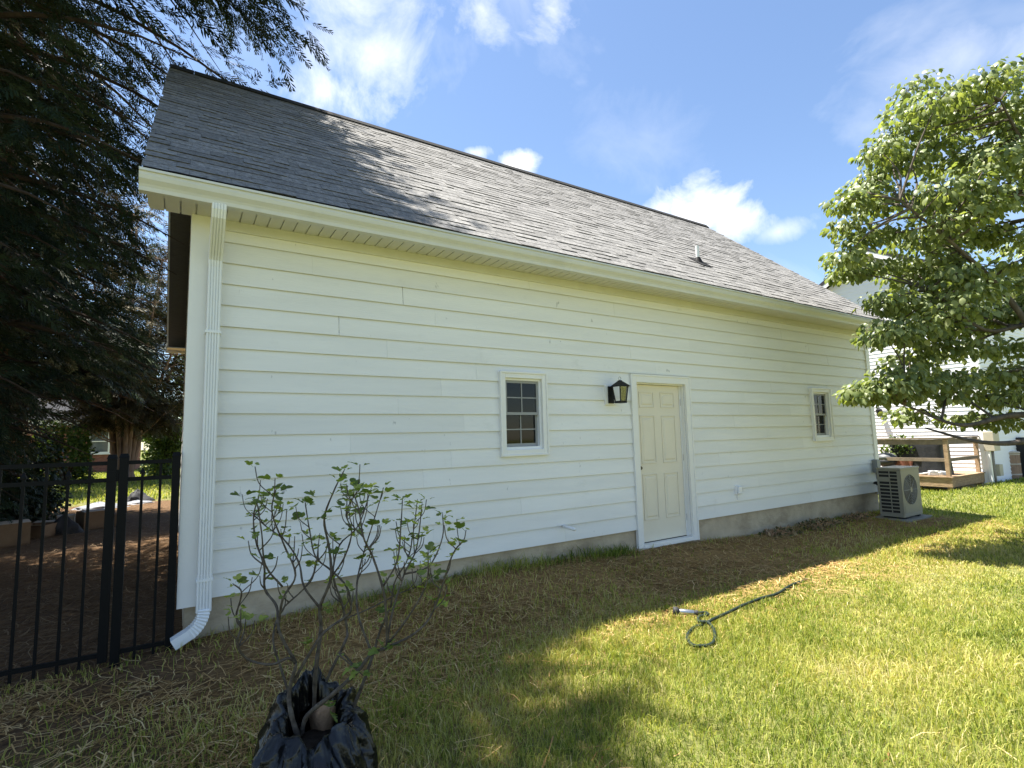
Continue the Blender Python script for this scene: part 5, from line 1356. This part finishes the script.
def heap(name, label, cat, c, s, mat, seed, n=28, m=9, group='clutter behind the fence'):
    g = float(gz(c[0], c[1])); V = []; 
    for i in range(m):
        t_ = i / (m - 1)
        for k in range(n):
            a = 2 * math.pi * k / n; r = 1 - t_ ** 1.6
            f = 1 + .45 * mnoise.noise(Vector((math.cos(a) * 2 + seed, math.sin(a) * 2, t_ * 3)))
            V.append((c[0] + math.cos(a) * s[0] * r * f, c[1] + math.sin(a) * s[1] * r * f, g + s[2] * t_ * (1 + .3 * mnoise.noise(Vector((math.cos(a) * 3, seed, math.sin(a) * 3))))))
    I = np.arange(m * n).reshape(m, n); J = np.roll(I, -1, 1); Q = np.stack([I[:-1], J[:-1], J[1:], I[1:]], -1).reshape(-1, 4)
    o = link(name, np_mesh(name, np.array(V) - np.array([c[0], c[1], g]), Q, mat, False)); o.location = (c[0], c[1], g); tag(o, label, cat, group); return o
heap('black_sack', 'slumped dark sack between the boxes behind the pickets', 'sack', (-1.78, 8.05), (.30, .22, .32), MT['cloth'], 1)
heap('tarp_heap', 'crumpled pale grey tarp on the ground beyond the boxes', 'tarp', (-1.75, 13.0), (.6, .35, .16), MT['tarp'], 2)
heap('tarp_heap', 'second pale sheet heap just left of the narrow fence panel', 'tarp', (-.95, 13.6), (.4, .28, .10), MT['tarp'], 5)
heap('black_sack', 'black bag lying on the pale sheets beyond the gate latch', 'sack', (-1.0, 14.2), (.35, .25, .35), MT['cloth'], 7)

# ------------------------------------------------------------------ neighbour house, deck and things beside it
NX, NY = 19.0, .62
nh = thing('neighbour_house', 'white vinyl-sided house behind the deck at the right', 'house', (NX, NY, -.62))
nb = MB(); nb.prism_x([(NY + .02, -.7), (5.4, -.7), (5.4, 5.5), (3.0, 6.9), (NY + .02, 5.5)], NX + .02, NX + 8)
nb.part('wall', MT['nsiding'], nh)
lap = MB(); e_ = .115; z = -.55
while z < 6.8:
    zt = z + e_ + .006
    yo = max(0, (zt - 5.5) / (1.4 / 2.4))
    ya, yb = NY + yo, 5.4 - yo
    if yb - ya > .1: lap.hexa([(NX - .012, ya, z), (NX - .012, yb, z), (NX + .019, yb, z), (NX + .019, ya, z), (NX + .004, ya, zt), (NX + .004, yb, zt), (NX + .019, yb, zt), (NX + .019, ya, zt)])
    if zt < 5.5: lap.hexa([(NX + .02, NY - .012, z), (NX + 8, NY - .012, z), (NX + 8, NY + .019, z), (NX + .02, NY + .019, z), (NX + .02, NY + .004, zt), (NX + 8, NY + .004, zt), (NX + 8, NY + .019, zt), (NX + .02, NY + .019, zt)])
    z += e_
o = lap.part('lap_siding', MT['nsiding'], nh); o['kind'] = 'stuff'
cbn = MB(); cbn.box(NX - .03, NX + .09, NY - .03, NY - .0125, -.62, 5.4); cbn.box(NX - .03, NX - .0125, NY - .012, NY + .09, -.62, 5.4)
cbn.part('corner_board', MT['vinyl'], nh)
MB().box(NX - .05, NX + .05, NY - .12, NY - .032, -.58, 5.4).part('downspout', MT['vinyl'], nh, bevel=.01)
for sgn in (-1, 1):
    y0, y1 = 3.0, 3.0 + sgn * 2.75
    rr = MB().prism_x([(y0, 6.98), (y1, 6.98 - 2.75 * 1.4 / 2.4), (y1, 7.10 - 2.75 * 1.4 / 2.4), (y0, 7.12)], NX - .30, NX + 8.3).part('roof', MT['darkroof'], nh)
    MB().prism_x([(y0, 6.82), (y1, 6.82 - 2.75 * 1.4 / 2.4), (y1, 6.975 - 2.75 * 1.4 / 2.4), (y0, 6.975)], NX - .29, NX - .26).part('rake_board', MT['vinyl'], nh)
nl_p = at(879, 412, 0, NX - .1)
nl = thing('neighbour_lantern', 'small dark lantern on the white neighbour siding beside the garage corner', 'lantern', (NX, nl_p[1], nl_p[2]))
MB().box(NX - .04, NX - .013, nl_p[1] - .05, nl_p[1] + .05, nl_p[2] - .1, nl_p[2] + .1).part('back_plate', MT['lampblack'], nl)
MB().lathe([(.05, nl_p[2] - .14), (.075, nl_p[2] + .05), (.085, nl_p[2] + .06), (.02, nl_p[2] + .13)], NX - .125, nl_p[1], 6).part('lamp_body', MT['lampblack'], nl)

# deck
DX0, DX1, DY0, DY1, DZ = 16.72, NX - .035, .68, 6.2, -.10
dk = thing('wooden_deck', 'weathered low wooden deck with post and rail between garage and neighbour house', 'deck', (DX0, DY0, -.5))
y = DY0 + .005
dbm = MB().box(0, DX1 - DX0 - .03, 0, .135, 0, .032).mesh('deck_board', MT['wood'])
while y < DY1:
    link('deck_board', dbm, dk, (.03, y - DY0, DZ - .032 + .5)); y += .141
MB().box(DX0, DX0 + .038, DY0, DY1, DZ - .27, DZ - .033).part('rim_joist', MT['wood'], dk, bevel=.004)
MB().box(DX0 + .0385, DX1, DY0, DY0 + .038, DZ - .27, DZ - .0335).part('rim_joist', MT['wood'], dk, bevel=.004)
MB().box(DX0 - .03, DX0 + .029, DY0 - .028, DY1, DZ - .031, DZ + .001).part('edge_board', MT['wood'], dk, bevel=.004)
MB().box(DX0 + .03, DX1, DY0 - .028, DY0 + .004, DZ - .0312, DZ + .0008).part('edge_board', MT['wood'], dk, bevel=.004)
for (px_, py_) in ((DX0 + .085, DY0 + .085), (DX1 - .10, DY0 + .085), (DX0 + .085, DY0 + 2.3), (DX0 + .085, DY0 + 4.4)):
    MB().box(px_ - .044, px_ + .044, py_ - .044, py_ + .044, -.75, DZ - .28).part('footing_post', MT['wood'], dk)
    MB().box(px_ - .046, px_ + .046, py_ - .046, py_ + .046, DZ + .002, .86).part('rail_post', MT['wood'], dk, bevel=.004)
for z0_, z1_ in ((.862, .90),):
    MB().box(DX0 + .01, DX0 + .15, DY0 + .01, DY1, z0_, z1_).part('top_rail', MT['greywood'], dk, bevel=.004)
    MB().box(DX0 + .151, DX1, DY0 + .01, DY0 + .15, z0_, z1_).part('top_rail', MT['greywood'], dk, bevel=.004)
for z0_ in (.72, .28):
    MB().box(DX0 + .04, DX0 + .0385 + .038, DY0 + .132, DY1, z0_, z0_ + (.135 if z0_ > .5 else .09)).part('mid_rail', MT['greywood'], dk, bevel=.003)
    MB().box(DX0 + .132, DX1 - .147, DY0 + .04, DY0 + .078, z0_, z0_ + (.135 if z0_ > .5 else .09)).part('mid_rail', MT['greywood'], dk, bevel=.003)

# grill under a cover
gp_ = np.array([17.55, 1.62]); gc = MB(); n = 48
V = []; rows = [(0, 1.04), (.2, 1.02), (.45, 1.0), (.70, 1.0), (.86, .99), (.93, .93), (.97, .80), (.98, .35), (.985, .02)]
for i, (z, s) in enumerate(rows):
    for k in range(n):
        a = 2 * math.pi * k / n; c_, s_ = math.cos(a), math.sin(a); m_ = max(abs(c_), abs(s_)) ** .8
        fold = 1 + (.035 * math.sin(9 * a + 2 * math.sin(2 * a)) + .02 * math.sin(17 * a)) * max(0, 1 - z * .8)
        V.append((gp_[0] + .36 * s * c_ / m_ * fold, gp_[1] + .62 * s * s_ / m_ * fold, DZ + .002 + z * 1.0 + .03 * mnoise.noise(Vector((c_ * 2, s_ * 2, z * 3))) * (i > 0)))
I = np.arange(len(rows) * n).reshape(len(rows), n); J = np.roll(I, -1, 1)
o = link('covered_grill', np_mesh('covered_grill', np.array(V) - np.array([gp_[0], gp_[1], DZ]), np.stack([I[:-1], J[:-1], J[1:], I[1:]], -1).reshape(-1, 4), MT['cover'], True)); o.location = (gp_[0], gp_[1], DZ)
tag(o, 'barbecue grill under a charcoal fabric cover standing on the deck', 'grill')
# planter
pp = at(901, 465, 2, DZ + .12); pp = np.array([17.3, float(at(901, 460, 0, 17.3)[1])])
pl_ = thing('planter_box', 'terracotta planter with a leafy green plant behind the deck rail', 'planter', (pp[0], pp[1], DZ))
MB().hexa([(pp[0] - .16, pp[1] - .28, DZ + .003), (pp[0] + .16, pp[1] - .28, DZ + .003), (pp[0] + .16, pp[1] + .28, DZ + .003), (pp[0] - .16, pp[1] + .28, DZ + .003),
           (pp[0] - .20, pp[1] - .34, DZ + .40), (pp[0] + .20, pp[1] - .34, DZ + .40), (pp[0] + .20, pp[1] + .34, DZ + .40), (pp[0] - .20, pp[1] + .34, DZ + .40)]).part('box', MT['terracotta'], pl_, bevel=.01)
q = unit(620) * (rng.random(620) ** .5)[:, None] * np.array([.28, .48, .36]) + np.array([pp[0], pp[1], DZ + .72]); scatter('foliage', 'oval', q, unit(620) + [0, 0, .4], rng.uniform(.06, .13, 620), MT['litleaf'], pl_)
stm = MB()
for i in range(9):
    a = i * .7; stm.tube([(pp[0], pp[1] + .05 * math.cos(a), DZ + .38), (pp[0] + .1 * math.sin(a), pp[1] + .3 * math.cos(a), DZ + .9)], [.008, .004], 5)
stm.part('stems', MT['deadtwig'], pl_)
# grey kettle lid
kp = np.array([17.0, float(at(887, 466, 0, 17.0)[1])])
kt = thing('kettle_grill', 'small grey domed kettle grill behind the heat pump on the deck', 'grill', (kp[0], kp[1], DZ))
MB().lathe([(.05, DZ + .18), (.22, DZ + .26), (.27, DZ + .40)], kp[0], kp[1], 20).part('bowl', MT['bin'], kt, True)
MB().lathe([(.275, DZ + .405), (.25, DZ + .50), (.15, DZ + .57), (.03, DZ + .59)], kp[0], kp[1], 20).part('lid', MT['greyplastic'], kt, True)
for a in (0.5, 2.6, 4.7):
    MB().tube([(kp[0] + .12 * math.cos(a), kp[1] + .12 * math.sin(a), DZ + .22), (kp[0] + .24 * math.cos(a), kp[1] + .24 * math.sin(a), DZ + .003)], .012, 6).part('leg', MT['bin'], kt)
MB().tube([(kp[0] - .05, kp[1], DZ + .58), (kp[0] - .05, kp[1], DZ + .63), (kp[0] + .05, kp[1], DZ + .63), (kp[0] + .05, kp[1], DZ + .58)], .012, 6).part('handle', MT['bin'], kt)
# coiled white hose on the deck
hc = np.array([DX0 + .32, DY0 + .42]); coil = [(hc[0] + (.17 + .004 * math.sin(5 * a)) * math.cos(a), hc[1] + .19 * math.sin(a), DZ + .018 + .006 * a) for a in np.linspace(0, 6.28 * 2.6, 60)]
coil += [(hc[0] - .1, hc[1] + .45, DZ + .02), (hc[0] - .05, hc[1] + .8, DZ + .02)]
o = MB().tube(coil, .020, 6).top('coiled_hose', MT['vinyl'], True, (hc[0], hc[1], DZ)); tag(o, 'white hose coiled on the deck beside the corner post', 'hose')

# meter cabinet, conduits, barrel and bin at the neighbour's wall
mp = at(990, 441, 1, NY - .1)
mb = thing('meter_cabinet', 'beige utility cabinet with grey conduits on the white neighbour wall', 'utility box', (mp[0], NY - .02, mp[2] - .25))
MB().box(mp[0] - .20, mp[0] + .24, NY - .24, NY - .014, mp[2] - .27, mp[2] + .26).part('cabinet', MT['beigebox'], mb, bevel=.01)
MB().tube([(mp[0] - .02, NY - .12, mp[2] - .27), (mp[0] - .03, NY - .12, mp[2] - .55), (mp[0] + .02, NY - .10, mp[2] - .9), (mp[0] + .10, NY - .10, -.6)], .045, 8).part('conduit', MT['conduit'], mb, True)
MB().tube([(mp[0] + .06, NY - .10, mp[2] - .27), (mp[0] + .05, NY - .10, mp[2] - .6), (mp[0] + .14, NY - .08, -.6)], .028, 8).part('conduit', MT['conduit'], mb, True)
sp_ = at(999, 470, 1, NY - .1)
MB().box(sp_[0] - .13, sp_[0] + .13, NY - .16, NY - .014, sp_[2] - .16, sp_[2] + .16).part('side_box', MT['beigebox'], mb, bevel=.008)
bp_ = tuple(at(1012, 486, 2, -.635)[:2]); bg = float(gz(*bp_))
brl = thing('storage_barrel', 'round brown slatted barrel with pale bands standing by the neighbour wall', 'barrel', (bp_[0], bp_[1], bg))
hB = .98
MB().lathe([(.235, bg), (.245, bg + .02), (.245, bg + hB - .03), (.24, bg + hB - .02)], bp_[0], bp_[1], 28).part('drum', MT['barrel'], brl, True)
for f in (.02, .33, .64, .93): MB().lathe([(.25, bg + hB * f), (.256, bg + hB * f + .005), (.256, bg + hB * f + .035), (.25, bg + hB * f + .04)], bp_[0], bp_[1], 28).part('band', MT['barreltrim'], brl)
MB().lathe([(.262, bg + hB - .02), (.266, bg + hB + .02), (.22, bg + hB + .04), (.05, bg + hB + .05)], bp_[0], bp_[1], 28).part('lid', MT['barreltrim'], brl, True)
for k in range(20):
    a = 2 * math.pi * k / 20; ca_, sa_ = math.cos(a), math.sin(a); r0 = .246
    MB().hexa([(bp_[0] + r0 * ca_ - sa_ * s * .012 + ca_ * q, bp_[1] + r0 * sa_ + ca_ * s * .012 + sa_ * q, z) for z in (bg + .03, bg + hB - .035) for s, q in ((-1, 0), (1, 0), (1, .006), (-1, .006))]).part('slat', MT['barrel'], brl)
bn = (bp_[0] + .75, bp_[1] + .02); bng = float(gz(*bn))
tb = thing('wheelie_bin', 'black lidded rubbish bin half hidden at the right frame edge', 'bin', (bn[0], bn[1], bng))
MB().hexa([(bn[0] - .24, bn[1] - .28, bng + .02), (bn[0] + .24, bn[1] - .28, bng + .02), (bn[0] + .24, bn[1] + .28, bng + .02), (bn[0] - .24, bn[1] + .28, bng + .02),
           (bn[0] - .31, bn[1] - .36, bng + 1.25), (bn[0] + .31, bn[1] - .36, bng + 1.25), (bn[0] + .31, bn[1] + .36, bng + 1.25), (bn[0] - .31, bn[1] + .36, bng + 1.25)]).part('body', MT['bin'], tb, bevel=.02)
MB().hexa([(bn[0] - .33, bn[1] - .38, bng + 1.252), (bn[0] + .33, bn[1] - .38, bng + 1.252), (bn[0] + .33, bn[1] + .38, bng + 1.252), (bn[0] - .33, bn[1] + .38, bng + 1.252),
           (bn[0] - .24, bn[1] - .28, bng + 1.42), (bn[0] + .24, bn[1] - .28, bng + 1.42), (bn[0] + .24, bn[1] + .28, bng + 1.42), (bn[0] - .24, bn[1] + .28, bng + 1.42)]).part('lid', MT['bin'], tb, bevel=.03)
for s in (-1, 1): MB().tube([(bn[0] + s * .23, bn[1] + .31, bng + .1), (bn[0] + s * .28, bn[1] + .31, bng + .1)], .1, 14).part('wheel', MT['bin'], tb)
